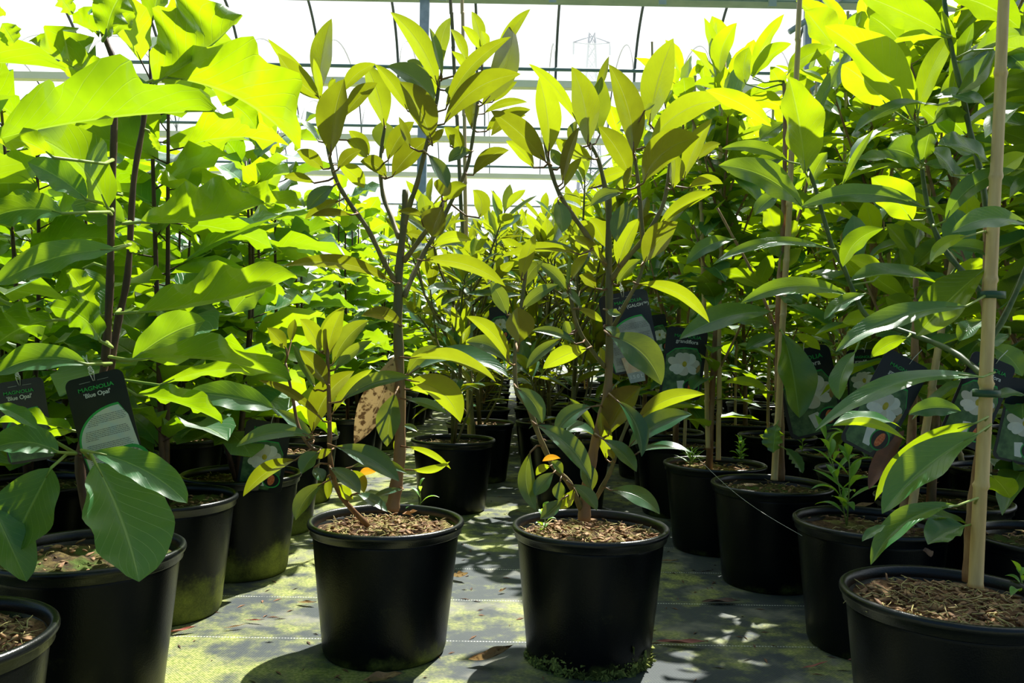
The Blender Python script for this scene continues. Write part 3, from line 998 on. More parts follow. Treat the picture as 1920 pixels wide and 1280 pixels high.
traced_leaves(fol, fol, stems, c2, [
    (450, 680, 150, 365, 150, 'u', -.06, 0, .45), (390, 560, 80, 265, 80, 'u', -.04, -.03, .8), (440, 640, 518, 128, 150, 'u', .05, 0, .95), (445, 690, 395, 400, 60, 'u', 0, .01, .9),
    (515, 1055, 605, 540, 225, 'u', .04, .06, .35), (505, 640, 530, 530, 40, 'u', 0, -.02, .8), (610, 800, 832, 568, 110, 'u', .06, .03, .3), (590, 640, 820, 437, 100, 'u', .10, 0, .4),
    (880, 872, 745, 430, 165, 'u', .05, .02, .85), (1040, 760, 815, 440, 105, 'u', .05, 0, .6), (1225, 715, 898, 455, 150, 't', .12, .02, .7), (1205, 965, 985, 560, 200, 'u', .05, .07, .2),
    (1250, 600, 922, 83, 150, 'u', .08, .01, .9), (1275, 525, 1190, 190, 60, 't', .03, .03, 1), (1280, 440, 1335, 120, 105, 't', .1, .02, .9), (1235, 660, 1150, 420, 115, 'u', 0, -.04, .8),
    (1140, 500, 1035, 418, 70, 't', .1, 0, .7), (1300, 750, 1750, 252, 110, 'u', .09, .05, .35), (1290, 850, 1815, 508, 165, 'u', .12, .07, .35), (1550, 720, 1760, 148, 190, 'u', -.10, .02, .5),
    (1640, 420, 1882, 62, 85, 'u', .05, -.02, .8), (1545, 345, 1478, 78, 90, 'u', .05, 0, .95), (1450, 430, 1333, 198, 75, 'u', .05, 0, .8), (1510, 560, 1342, 350, 80, 'u', .04, 0, .85),
    (1540, 350, 1415, 178, 70, 'u', .05, .01, .9), (1590, 330, 1545, 210, 60, 'u', 0, 0, .8), (1480, 880, 1500, 600, 110, 'u', 0, -.01, .2), (1410, 1060, 1290, 870, 110, 'u', .08, .02, .4),
    (935, 1210, 1180, 955, 165, 'u', .05, .03, .1), (905, 1100, 1085, 835, 120, 'u', .07, .05, .3), (893, 1212, 715, 1108, 115, 'u', .12, .03, .15), (775, 1065, 635, 895, 100, 'u', .05, -.02, .5),
    (875, 1025, 880, 830, 180, 't', 0, -.04, .9), (460, 1160, 278, 1035, 105, 'u', .06, 0, .4), (565, 1160, 722, 1030, 90, 'u', .1, .04, .15), (560, 1130, 742, 1290, 120, 'u', .08, -.02, .8),
    (400, 1255, 188, 1215, 65, 'u', .08, 0, .3), (430, 970, 280, 810, 55, 'T', .05, -.02, .5), (1180, 1060, 1312, 1290, 105, 't', .05, .06, .6), (1480, 1040, 1320, 1112, 90, 't', .12, .03, .6),
    (1490, 1200, 1735, 1030, 105, 'u', .13, .03, .15), (1440, 560, 1425, 420, 90, 'u', 0, -.02, .8), (1180, 1000, 1290, 880, 60, 'u', 0, 0, .2), (1620, 700, 1790, 560, 70, 'u', .05, -.04, .5),
    (1560, 780, 1860, 700, 60, 'u', .1, -.05, .3), (1580, 900, 1850, 790, 110, 'u', .1, -.04, .2), (620, 960, 760, 1080, 110, 'u', .1, -.03, .5), (500, 620, 545, 540, 40, 'u', 0, 0, .8),
    (1060, 1010, 980, 800, 60, 'u', 0, 0, .1), (1290, 620, 1390, 650, 80, 't', .1, 0, .5), (1330, 1000, 1390, 860, 60, 'u', 0, 0, .9)], hr, BRONZE)
traced_leaves(fol, fol, stems, c6, [
    (1095, 620, 380, 512, 95, 'u', .10, .06, .12), (705, -5, 535, 150, 105, 't', .05, .04, .6), (820, 182, 560, 188, 55, 'u', .07, .05, .1), (745, 90, 520, 210, 70, 'u', .05, .02, .3),
    (1410, 130, 1335, 320, 180, 'u', 0, .05, .25), (1400, 60, 1440, -60, 130, 'u', 0, .02, .5), (1290, 200, 1120, 162, 55, 'u', .08, .04, .1), (1270, 215, 1335, 122, 55, 't', .1, .05, .7),
    (1142, 890, 882, 832, 95, 'u', .15, .05, .1), (1270, 475, 1810, 640, 105, 'u', .10, .05, .45), (1340, 390, 1592, 345, 80, 'u', .15, 0, .9), (1310, 350, 1170, 300, 60, 'u', .1, 0, .1),
    (1430, 90, 1560, -10, 110, 'u', .1, -.02, .6), (1640, 200, 1600, 20, 110, 'u', .2, -.05, .8)], hr, BRONZE)
traced_leaves(fol, fol, stems, c6, [
    (665, 1100, 772, 775, 120, 'u', .06, 0, .7), (700, 1140, 932, 858, 125, 't', .10, -.04, .5), (620, 1065, 488, 850, 115, 'u', .06, -.02, .8), (612, 1045, 768, 772, 70, 'u', .06, -.03, 1),
    (715, 1175, 952, 990, 80, 't', .06, .02, .8), (400, 1040, 278, 905, 105, 'u', 0, 0, .4), (430, 1000, 455, 850, 60, 'u', 0, -.02, .5), (660, 1270, 485, 1050, 120, 'u', .05, .04, .3),
    (590, 1300, 440, 1010, 70, 't', 0, -.02, 1)], hr, BRONZE)
traced_leaves(fol, fol, stems, c3b, [
    (590, 605, 868, 198, 170, 'u', .12, -.03, .15), (725, 480, 990, 185, 85, 'u', .08, -.05, 1), (780, 400, 1245, 240, 110, 't', .10, .06, .5),
    (590, 635, 82, 702, 110, 't', .12, .05, .8), (660, 530, 228, 258, 60, 'u', .08, .04, .1), (742, 700, 1168, 932, 150, 't', .08, .07, .6), (632, 738, 520, 882, 120, 't', .08, .04, .6),
    (475, 790, 128, 1032, 110, 'u', .10, .03, .3), (708, 842, 905, 1015, 110, 't', .06, .04, .3), (890, 1010, 1092, 1135, 75, 't', .04, .05, .5), (660, 945, 478, 1192, 120, 't', .10, .02, .1),
    (840, 840, 1222, 880, 70, 't', .12, 0, .7), (770, 950, 862, 1052, 80, 'u', -.1, 0, 1), (850, 860, 932, 1010, 80, 'u', .1, -.02, .9), (690, 900, 690, 1050, 60, 'u', 0, 0, .3),
    (720, 720, 590, 780, 60, 'u', 0, .03, .2), (600, 840, 660, 930, 90, 't', 0, .02, .1), (600, 660, 340, 450, 80, 't', .03, -.02, 1)], hr, BRONZE, maxpet=60)
traced_leaves(fol, fol, stems, c3b, [
    (1240, 262, 1575, 540, 190, 'u', .16, .05, .8), (1140, 350, 1085, 700, 165, 't', .02, .09, .5), (1210, 385, 1482, 480, 65, 't', .06, .04, 1), (1240, 110, 1812, 272, 105, 'U', .10, .04, .4),
    (1225, 225, 1900, 240, 120, 'T', .18, 0, .7), (1230, 320, 1460, 350, 70, 'u', .04, 0, 1), (1195, 985, 985, 1045, 45, 't', .05, .03, .6), (1225, 705, 1512, 850, 45, 'u', .08, .03, .8), (1250, 855, 1505, 800, 55, 'u', -.12, .02, .9),
    (1190, 560, 1290, 600, 40, 't', .1, 0, .6), (1160, 760, 1210, 620, 70, 'u', .1, -.02, .9), (1220, 220, 1420, 30, 90, 't', .1, -.02, .8)], hr, BRONZE)
world_child(fol, 'foliage', [M['bronze'], M['petiole_red']], root)
bb('branch', M['bark_olive'], root)
sb('side_shoot', M['petiole_red'], root)
wl = MB()
traced_leaves(wl, None, stems, c3b, [(1130, 100, 868, 682, 215, 'u', -.06, .03, .9)], hr, BRONZE)
tag(world_child(wl, 'withered_leaf', M['dead'], root), 'mottled pale brown withered leaf')
wl = MB()
traced_leaves(wl, None, stems, c3b, [(1012, 868, 900, 888, 55, 'u', .05, .02, .9)], hr, BRONZE)
tag(world_child(wl, 'withered_leaf', M['orange'], root), 'orange leaf')

# ---- right centre tree
x, y = spot(1107, 293)
root = base_plant('potted_magnolia', x, y, 'bronze-backed magnolia with a leaning lower trunk, right of the two front trees', soil=SOIL_HERO2)
d0 = y
trunk = [[(1095, 975, d0), (1100, 920, d0), (1110, 858, d0), (1124, 800, d0), (1137, 746, d0), (1142, 690, d0), (1142, 552, d0), (1141, 451, d0), (1142, 366, d0)]]
branch = [[(1137, 498, d0), (1100, 440, d0 - .03), (1068, 395, d0 - .05), (1045, 355, d0 - .05), (1028, 300, d0 - .05), (1020, 255, d0 - .05)],
          [(1146, 525, d0), (1170, 490, d0 - .03), (1205, 450, d0 - .05), (1240, 392, d0 - .06), (1252, 340, d0 - .06), (1262, 260, d0 - .06)],
          [(1142, 400, d0), (1134, 350, d0 + .02), (1122, 300, d0 + .02), (1108, 272, d0 + .02)],
          [(1205, 450, d0 - .05), (1200, 380, d0 - .05), (1195, 330, d0 - .05), (1188, 280, d0 - .05)],
          [(1143, 627, d0), (1170, 575, d0 - .04), (1198, 523, d0 - .06), (1207, 489, d0 - .06)],
          [(1134, 688, d0), (1105, 650, d0 - .02), (1082, 610, d0 - .04), (1068, 546, d0 - .05), (1065, 520, d0 - .05)]]
shoot = [[(1090, 955, d0), (1067, 905, d0 - .03), (1038, 874, d0 - .05), (1012, 820, d0 - .07), (990, 762, d0 - .08), (970, 735, d0 - .08), (965, 690, d0 - .08), (967, 640, d0 - .08), (975, 590, d0 - .08), (990, 480, d0 - .08)],
         [(1112, 945, d0), (1128, 915, d0 - .02), (1146, 880, d0 - .04), (1155, 850, d0 - .05), (1170, 810, d0 - .05), (1190, 762, d0 - .04)]]
stems = trunk + branch + shoot
stem_parts('trunk', M['bark_hero'], root, trunk, [(0.0120, 0.0055)])
bb = lambda nm, mt, rt, a=(branch, [(0.0055, 0.003)] * 3 + [(0.0045, 0.003)] * 3): stem_parts(nm, mt, rt, *a)
sb = lambda nm, mt, rt, a=(shoot, [(0.006, 0.003), (0.005, 0.003)]): stem_parts(nm, mt, rt, *a)
fol = MB()
hr = random.Random(77)
traced_leaves(fol, fol, stems, c3, [
    (525, 1110, 148, 760, 170, 'u', .04, .07, .2), (545, 1045, 478, 528, 175, 'u', .04, .05, .85), (735, 830, 408, 437, 85, 'u', .06, 0, .75), (812, 992, 700, 458, 185, 'u', .06, .06, .5),
    (895, 925, 905, 525, 160, 't', -.06, -.03, .9), (865, 650, 958, 385, 65, 'u', -.03, 0, .6), (1125, 1052, 955, 440, 195, 'u', .07, .08, .3), (1235, 850, 1400, 262, 220, 'u', .04, -.01, .95),
    (1235, 1000, 1772, 688, 175, 'u', .14, .03, .7), (1195, 1255, 1578, 940, 220, 'u', .14, .08, .4), (1100, 1200, 885, 865, 165, 'u', .05, -.02, .3), (850, 1092, 590, 950, 120, 'u', -.08, .02, .5),
    (690, 985, 742, 825, 65, 't', .04, 0, .1), (640, 1255, 755, 870, 85, 'u', .05, .03, .1), (440, 1150, 250, 965, 95, 'u', .08, .01, .8), (150, 930, 420, 750, 105, 'u', .10, -.02, .2),
    (1470, 1230, 1665, 815, 125, 'u', .05, .03, .6), (1560, 1100, 1722, 985, 75, 'u', .12, 0, .3), (1395, 1290, 1405, 1050, 115, 'u', .04, .03, .9), (1200, 762, 1272, 712, 40, 't', .05, .1, .9),
    (1500, 1290, 1740, 1260, 80, 'u', .14, .02, .4), (830, 1290, 1100, 1175, 95, 'u', .1, -.03, .6), (625, 1140, 560, 1020, 80, 't', 0, -.02, 1), (1430, 1010, 1340, 880, 70, 'u', 0, -.02, .7),
    (650, 1280, 770, 1080, 70, 'u', .04, -.02, .5), (1060, 1290, 1110, 1140, 60, 'u', 0, 0, .6)], hr, BRONZE)
traced_leaves(fol, fol, stems, c7, [
    (575, 92, 600, 298, 118, 't', .04, .05, .8), (992, 40, 785, 128, 85, 't', .12, .04, .9), (1055, 85, 955, 358, 120, 't', .06, .05, .2), (965, 505, 1105, 205, 125, 'u', .05, .02, .95),
    (1135, 492, 1352, 228, 175, 'u', .07, .06, .3), (875, 492, 655, 320, 75, 'u', .08, .02, .8), (892, 400, 780, 200, 115, 'u', .05, -.02, .5), (800, 350, 690, 235, 105, 'u', .1, 0, .5),
    (720, 440, 200, 462, 65, 'u', .10, .04, .5), (715, 440, 400, 405, 50, 'T', .08, .03, .1), (820, 660, 712, 575, 75, 'u', .1, .02, .1), (960, 640, 1112, 472, 85, 't', .08, .02, .9),
    (1090, 632, 1558, 882, 95, 'u', .13, .05, .6), (640, 690, 438, 492, 80, 't', .08, 0, .9), (642, 655, 658, 440, 30, 't', .02, .02, .9), (665, 605, 772, 438, 65, 'u', .1, .01, .6),
    (918, 968, 1245, 1285, 215, 't', .12, .10, .35), (888, 800, 985, 825, 55, 't', -.1, .05, .8), (690, 1020, 400, 935, 65, 't', .1, .03, .5), (765, 1050, 478, 1180, 120, 'u', .06, .04, .95),
    (600, 985, 370, 1180, 80, 't', .06, .01, .6), (880, 1180, 850, 1040, 60, 'u', 0, -.01, .8), (700, 790, 870, 880, 55, 'u', .05, .02, .5), (640, 660, 720, 780, 55, 't', 0, 0, .5),
    (1230, 250, 1600, 30, 90, 'u', .08, 0, .6), (1240, 330, 1540, 10, 90, 't', .08, -.02, .6), (640, 960, 620, 870, 90, 't', 0, .02, .8), (870, 910, 960, 1010, 60, 'T', .1, .03, .4)], hr, BRONZE)
traced_leaves(fol, fol, stems, c7, [
    (338, 592, 432, 305, 95, 'u', .03, .02, .7), (245, 830, 135, 615, 105, 't', .04, .02, 1), (325, 1012, 312, 780, 195, 'u', 0, .10, .25), (258, 1145, -20, 840, 105, 'u', .12, .03, .6),
    (340, 800, 575, 635, 85, 't', .08, 0, .8), (265, 1150, -20, 1010, 120, 't', .15, 0, .3), (350, 660, 480, 480, 90, 't', .1, -.02, .5)], hr, BRONZE)
traced_leaves(fol, fol, stems, c4b, [
    (105, 325, 290, 578, 135, 't', .10, .05, .7), (635, 460, 385, 655, 130, 't', .12, .05, .6), (250, 590, 632, 975, 150, 't', .10, .08, .6), (670, 675, 450, 645, 80, 'T', .15, .02, .3),
    (755, 665, 985, 318, 225, 'u', .10, .02, .15), (820, 420, 990, 812, 115, 't', .12, .08, .15), (955, 565, 1438, 372, 120, 'u', .12, 0, .8), (900, 745, 1348, 515, 160, 't', .10, .02, 1),
    (940, 800, 1342, 782, 60, 'T', .12, .03, .9), (720, 690, 955, 920, 115, 't', .06, .08, .9), (205, 780, 245, 1190, 125, 't', -.12, .04, .3), (370, 925, 238, 1090, 110, 't', .05, .06, .9),
    (345, 880, 245, 945, 60, 'u', .12, .03, .9), (415, 985, 405, 1120, 95, 't', 0, .07, .6), (500, 1010, 675, 1192, 100, 't', .08, .07, .6), (515, 1040, 408, 1182, 90, 'u', -.1, .03, .95),
    (430, 1110, 275, 1252, 110, 't', -.05, .05, .2), (660, 640, 480, 402, 60, 't', .05, -.01, 1), (560, 830, 640, 1050, 130, 't', .03, .01, .05), (790, 835, 750, 760, 50, 'u', .05, .03, .4),
    (430, 940, 350, 850, 70, 't', .1, .06, .9), (740, 830, 700, 500, 110, 'u', 0, -.03, .9)], hr, BRONZE)
traced_leaves(fol, fol, stems, c4b, [(770, 1050, 1118, 1218, 130, 't', .12, .02, .8)], hr, BRONZE, maxpet=140)
world_child(fol, 'foliage', [M['bronze'], M['petiole_red']], root)
bb('branch', M['bark_olive'], root)
sb('side_shoot', M['bark_olive'], root)
wl = MB()
traced_leaves(wl, None, stems, c4b, [(418, 825, 290, 845, 45, 'u', .1, .07, .9)], hr, BRONZE)
tag(world_child(wl, 'withered_leaf', M['orange'], root), 'bright orange leaf')
mo = MB()
mr = random.Random(4)
for i in range(620):
    a = mr.uniform(math.pi * 1.02, math.pi * 2.0)
    zz = abs(mr.gauss(0, 0.011)) * (1.0 + 0.6 * math.sin(a * 5))
    rr = 0.1165 + zz * 0.12
    s = mr.uniform(0.0015, 0.0052)
    c = Vector((rr * math.cos(a), rr * math.sin(a), zz + 0.001))
    vs = [tuple(c + Vector((mr.gauss(0, s), mr.gauss(0, s), mr.gauss(0, s)))) for _ in range(5)]
    mo.add(vs, [(0, 1, 2), (0, 2, 3), (0, 3, 1), (1, 3, 2), (0, 3, 4), (1, 4, 2)])
tag(mo.build('moss', M['moss'], root, smooth=False), 'clumps of green moss round the foot of the pot', kind='stuff')

# ---- front left magnolia
x, y = spot(165, 345)
root = base_plant('potted_magnolia', x, y, 'large broad-leaved green magnolia with dark twin stems behind the cream-panelled name tag', soil=SOILS[1])
d0 = y
trunk = [[(195, 1010, d0 - .02), (165, 960, d0 - .02), (150, 860, d0 - .03), (175, 760, d0 - .02), (195, 690, d0), (205, 560, d0), (209, 400, d0), (214, 240, d0), (216, 130, d0), (200, 80, d0), (188, 50, d0), (178, 15, d0)],
         [(205, 700, d0 + .02), (222, 600, d0 + .03), (240, 510, d0 + .04), (250, 345, d0 + .05), (268, 235, d0 + .06), (272, 190, d0 + .06)]]
side = [[(160, 860, d0 - .03), (150, 853, d0 - .08), (142, 850, d0 - .12)], [(150, 853, d0 - .08), (172, 860, d0 - .12)]]
stems = trunk + side
tb = lambda nm, mt, rt, a=(trunk + side, [(0.0085, 0.0035), (0.0065, 0.004), (0.003, 0.0025), (0.003, 0.0025)]): stem_parts(nm, mt, rt, *a)
fol = MB()
hr = random.Random(41)
# stalks are drawn with the leaves
traced_leaves(fol, fol, stems, c1, [
    (10, 770, 1195, 625, 250, 'h', .02, .38, .3), (860, 462, 1350, 82, 280, 'h', -.05, .12, .75), (900, 430, 1665, 832, 300, 'h', .10, .08, .8), (590, 200, 720, -90, 190, 'u', .06, .05, .5),
    (560, 180, 408, 118, 100, 'h', -.05, .03, .6), (600, 432, 178, 232, 170, 'h', -.06, .05, .7), (600, 450, 310, 375, 110, 'u', .05, .02, .8), (300, 880, -80, 780, 150, 'u', .10, .2, .9),
    (600, 1160, 170, 750, 300, 'u', .10, .05, .45), (480, 1112, 155, 905, 170, 't', .05, .08, .2), (785, 1240, 1475, 1132, 200, 'h', -.06, .12, .75), (1180, 1125, 1705, 1152, 100, 'h', .02, .0, .7),
    (345, 1190, -80, 1230, 190, 't', .08, .2, .9), (620, 190, 740, 60, 120, 'u', 0, -.05, .7), (1250, 560, 1430, 720, 120, 'u', .1, -.05, .6), (10, 130, 80, 240, 120, 'u', 0, .3, .8), (-60, 60, 32, 70, 60, 'u', 0, .3, .8),
    (410, 80, 300, -60, 100, 'u', 0, .0, .8), (680, 1080, 440, 1000, 200, 'u', 0, -.05, .3), (700, 1250, 470, 1150, 200, 't', 0, -.03, .3), (830, 730, 890, 840, 40, 'u', 0, 0, .9)], hr, OPAL, pr=0.0026, maxpet=130)
traced_leaves(fol, fol, stems, c5, [
    (700, 215, -30, 430, 180, 't', .06, .15, .9), (820, 592, 1775, 372, 200, 'h', -.05, .10, .6), (790, 880, 1742, 1005, 130, 'h', .06, .12, .55), (600, 765, 290, 555, 190, 'u', .14, .10, .1),
    (320, 640, -40, 800, 240, 'u', .08, .02, .05), (520, 905, -30, 965, 170, 't', .10, .14, .6), (790, 885, 1230, 645, 220, 't', .06, .0, .6), (1400, 590, 1600, 400, 190, 't', .05, -.25, 1),
    (820, 1090, 1335, 1255, 110, 'h', .05, .02, .3), (960, 1030, 1680, 960, 90, 'u', .08, .03, .5), (1640, 1170, 1130, 1080, 170, 't', .05, -.2, .2), (560, 600, 400, 340, 150, 'u', .05, .0, .6),
    (500, 330, 610, 600, 150, 't', .05, -.02, .5), (530, 880, 585, 830, 60, 'u', .1, .03, .7), (840, 230, 740, 170, 60, 'u', 0, .02, .7)], hr, OPAL, pr=0.0026, maxpet=130)
traced_leaves(fol, fol, stems, c1b, [
    (655, 800, 955, 1610, 560, 't', .03, .08, .75), (635, 722, 1285, 1072, 230, 't', .07, .11, .5), (400, 722, -60, 700, 220, 't', .12, .06, .35), (350, 830, 60, 1400, 400, 't', .0, .05, .25),
    (-40, 400, 252, 562, 105, 't', .05, .12, .9), (500, 575, -20, 520, 80, 'h', .04, .04, .7), (505, 578, 215, 640, 60, 'u', .05, .03, .8)], hr, OPAL, pr=0.0024, maxpet=200)
traced_leaves(fol, None, stems, c2b, [(-60, 20, 155, 495, 230, 't', .0, .16, .95)], hr, OPAL)
world_child(fol, 'foliage', [M['opal'], M['petiole']], root)
tb('stem', M['bark_dark'], root)

# ---- corner pot at the left edge
x, y = spot(-165, 490)
root = base_plant('potted_magnolia', x, y, 'broad-leaved magnolia in the black pot cut off by the lower left corner', soil=SOIL_RIGHT)
st, fo = P_OPAL[1]
for nme, me in (('stem', st), ('foliage', fo)):
    o = link(nme, me, root); o.rotation_euler.z = 2.0; o.location = (-0.14, -0.03, -0.01)

# ---- front right magnolia with the bamboo cane
x, y = spot(1784, 393)
root = base_plant('potted_magnolia', x, y, 'evergreen magnolia tied to a thick bamboo stake, in the largest pot at the front right', soil=SOIL_RIGHT)
d0 = y
trunk = [[(1816, 1090, d0), (1820, 1000, d0), (1826, 930, d0), (1838, 850, d0 - .01), (1845, 760, d0 - .01), (1848, 690, d0), (1850, 560, d0), (1853, 400, d0)]]
branch = [[(1845, 705, d0), (1800, 668, d0 + .05), (1760, 646, d0 + .09), (1700, 623, d0 + .14), (1631, 597, d0 + .18), (1605, 557, d0 + .2), (1582, 502, d0 + .2), (1562, 465, d0 + .2), (1542, 400, d0 + .2), (1528, 350, d0 + .2), (1512, 310, d0 + .2)],
          [(1852, 564, d0), (1815, 520, d0 + .03), (1776, 475, d0 + .06), (1753, 433, d0 + .07), (1738, 380, d0 + .08), (1728, 311, d0 + .08), (1720, 235, d0 + .08)],
          [(1853, 420, d0), (1840, 330, d0 + .03), (1821, 256, d0 + .05), (1805, 180, d0 + .05), (1786, 100, d0 + .05), (1772, 10, d0 + .05), (1768, -40, d0 + .05)],
          [(1853, 640, d0), (1880, 600, d0), (1925, 500, d0), (1960, 380, d0)]]
stems = trunk + branch
stem_parts('trunk', M['bark_brown'], root, trunk, [(0.0085, 0.006)])
bb = lambda nm, mt, rt, a=(branch, [(0.0048, 0.003)] * 4): stem_parts(nm, mt, rt, *a)
fol = MB()
hr = random.Random(52)
traced_leaves(fol, fol, stems, c4, [
    (1250, 680, 752, 148, 240, 'u', .06, .06, .85), (1285, 650, 1512, 155, 120, 'u', .06, .03, .6), (1370, 705, 1745, 185, 180, 'u', -.03, .04, .5), (1110, 610, 850, 370, 230, 'u', .05, -.02, .9),
    (1280, 640, 1188, 320, 50, 'u', .02, .03, .3), (640, 985, 545, 437, 230, 'u', .02, .05, .6), (678, 720, 845, 342, 70, 't', .02, .0, .8), (445, 722, 68, 515, 110, 'u', .06, .02, 1),
    (545, 925, 162, 850, 75, 't', .10, .03, 1), (625, 1185, 145, 945, 165, 't', .10, .05, .8), (1325, 1185, 612, 1182, 110, 't', .10, .07, .4), (665, 1065, 765, 870, 110, 't', .05, -.02, 1),
    (850, 1065, 1035, 735, 45, 't', .03, .03, .9), (1400, 600, 920, 762, 70, 'T', .12, .05, .2), (1370, 560, 1690, 625, 80, 'T', .12, .03, .3), (1300, 930, 1105, 850, 170, 't', .08, .05, .2),
    (1315, 925, 1365, 715, 140, 't', .02, .06, .3), (1290, 960, 940, 915, 60, 'T', .08, .04, .1), (1325, 940, 1545, 1055, 80, 'T', .12, .04, .1), (1250, 1260, 1015, 1015, 200, 'u', .04, -.02, .8),
    (1440, 1262, 1840, 970, 120, 't', .13, .06, .1), (1710, 950, 1400, 830, 110, 'T', .10, .04, .1), (1445, 200, 955, -30, 190, 'u', .02, .03, .35), (1460, -30, 1865, 160, 170, 'u', .06, .05, .15),
    (1930, 320, 1715, 275, 130, 'u', .10, .04, .3), (1740, 280, 1900, 400, 150, 't', .05, .03, .05), (1560, 770, 1390, 620, 150, 'u', .02, -.02, .1), (1440, 215, 1130, 250, 60, 'u', .10, .01, .9),
    (1510, 530, 1730, 280, 110, 'u', -.08, .02, .1), (1480, 780, 1300, 610, 150, 'u', 0, -.03, .2), (1520, 560, 1600, 130, 110, 'u', .05, -.02, .1), (1500, 330, 1420, 60, 60, 'u', 0, 0, .4),
    (1180, 240, 1010, 90, 200, 'u', .05, -.06, .1), (790, 250, 640, 60, 200, 'u', .0, -.2, .8), (1740, 1000, 1900, 880, 110, 'u', .05, 0, .9), (1490, 1000, 1360, 860, 90, 'T', .05, .02, .1),
    (1600, 330, 1870, 200, 120, 'u', .1, -.02, .1)], hr, GRANDI, pr=0.0016)
traced_leaves(fol, fol, stems, c8, [
    (1910, 60, 1475, 112, 130, 't', .12, .10, 1), (1565, 130, 1352, 285, 75, 'u', .14, .05, 1), (1440, 195, 1755, 265, 85, 't', .10, .05, .7), (1560, 530, 812, 790, 130, 't', .08, .10, .75),
    (1665, 320, 1275, 700, 240, 'u', .03, .02, .2), (900, 475, 268, 515, 105, 't', .12, .04, .7), (795, 208, 112, 292, 60, 't', .12, .03, .8), (1085, 85, 855, 305, 120, 'u', .15, .03, .15),
    (1085, 335, 885, 255, 90, 'u', .05, -.02, .95), (1395, 400, 895, 385, 85, 'T', .08, .0, .5), (985, 458, 748, 605, 80, 't', .08, .05, .9), (1650, 935, 695, 1245, 105, 't', .10, .12, .6),
    (925, 790, 835, 1065, 110, 't', .10, .02, .5), (1225, 710, 1015, 825, 85, 'u', .08, .02, .4), (1230, 1150, 1530, 1130, 110, 't', .10, .0, .05), (1190, 1225, 798, 1215, 60, 'T', .14, .04, .95),
    (890, 475, 700, 460, 70, 'u', .05, -.03, 1), (1810, 690, 1640, 790, 70, 't', .05, -.04, .7), (1650, 610, 1520, 730, 110, 't', .05, -.03, 1), (1700, 1060, 1900, 1040, 60, 'T', .05, 0, .1),
    (1080, 600, 850, 620, 100, 'u', .05, -.03, .5), (1700, 760, 1880, 930, 130, 't', .1, -.05, .9)], hr, GRANDI, pr=0.0016)
traced_leaves(fol, fol, stems, c5b, [
    (1612, 400, 972, 932, 270, 't', .05, .12, .8), (1475, 880, 898, 1275, 160, 't', .12, .12, .8), (1525, 1015, 1278, 1140, 190, 't', .05, .03, .5), (1130, 440, 645, 350, 65, 'u', .12, .10, .9),
    (1600, 330, 925, 850, 120, 'u', .10, .08, .5), (1700, 680, 1830, 830, 160, 'u', .05, -.02, .2), (1000, 1010, 840, 1120, 60, 't', .05, .10, .7), (1540, 1000, 1200, 960, 60, 'T', .05, 0, .5)], hr, GRANDI, pr=0.0016, maxpet=60)
world_child(fol, 'foliage', [M['grandi'], M['petiole']], root)
bb('branch', M['bark_green'], root)
sk = world_child(stake_mb(pt(1830, 1100, d0 - .02), pt(1886, -60, d0 - .03), 0.0098, hr), 'bamboo_stake', M['tan'], root)
for px_, py_ in ((1854, 737), (1863, 553)):
    world_child(tie_mb(pt(px_ - 4, py_, d0 - .022), 0.0135, 0.010), 'tie', M['tie'], root)

# ---- pot with the tall weed (j) and the two staked plants behind it (i, h)
x, y = spot(1632, 278)
ej = base_plant('potted_magnolia', x, y, 'evergreen magnolia in a black pot with a tall green weed growing at its near edge', soil=SOILS[0])
d0 = y
trunk = [[(1690, 985, d0), (1703, 900, d0), (1710, 800, d0), (1714, 700, d0), (1716, 600, d0), (1718, 480, d0 + .05), (1720, 420, d0 + .05)]]
stem_parts('trunk', M['bark_brown'], ej, trunk, [(0.0105, 0.004)])
world_child(stake_mb(pt(1705, 985, d0 - .03), pt(1790, 470, d0 - .02), 0.0085, hr), 'bamboo_stake', M['tan'], ej)
fol = MB()
traced_leaves(fol, fol, trunk, c8, [(1220, 480, 1000, 330, 110, 'u'), (1260, 560, 1500, 420, 120, 't'), (1240, 420, 1180, 200, 110, 'u'), (1260, 300, 1420, 130, 120, 'u'), (1250, 620, 1040, 700, 110, 't'),
                                  (1255, 700, 1480, 650, 100, 't'), (1250, 900, 1480, 980, 120, 't'), (1240, 820, 1100, 960, 110, 't'), (1255, 250, 1100, 60, 110, 'u'), (1270, 200, 1330, 0, 120, 'u'),
                                  (1250, 1000, 1420, 1060, 110, 't'), (1260, 560, 1100, 480, 120, 'u')], hr, GRANDI)
world_child(fol, 'foliage', [M['grandi'], M['petiole']], ej)
wl = MB()
traced_leaves(wl, None, trunk, c5b, [(1120, 380, 885, 772, 120, 't', .03, .06, .2)], hr, GRANDI)
tag(world_child(wl, 'withered_leaf', pbr('russet_leaf', (0.22, 0.075, 0.03), (0.14, 0.05, 0.02), 30, 0.5), ej), 'brown withered leaf hanging down')

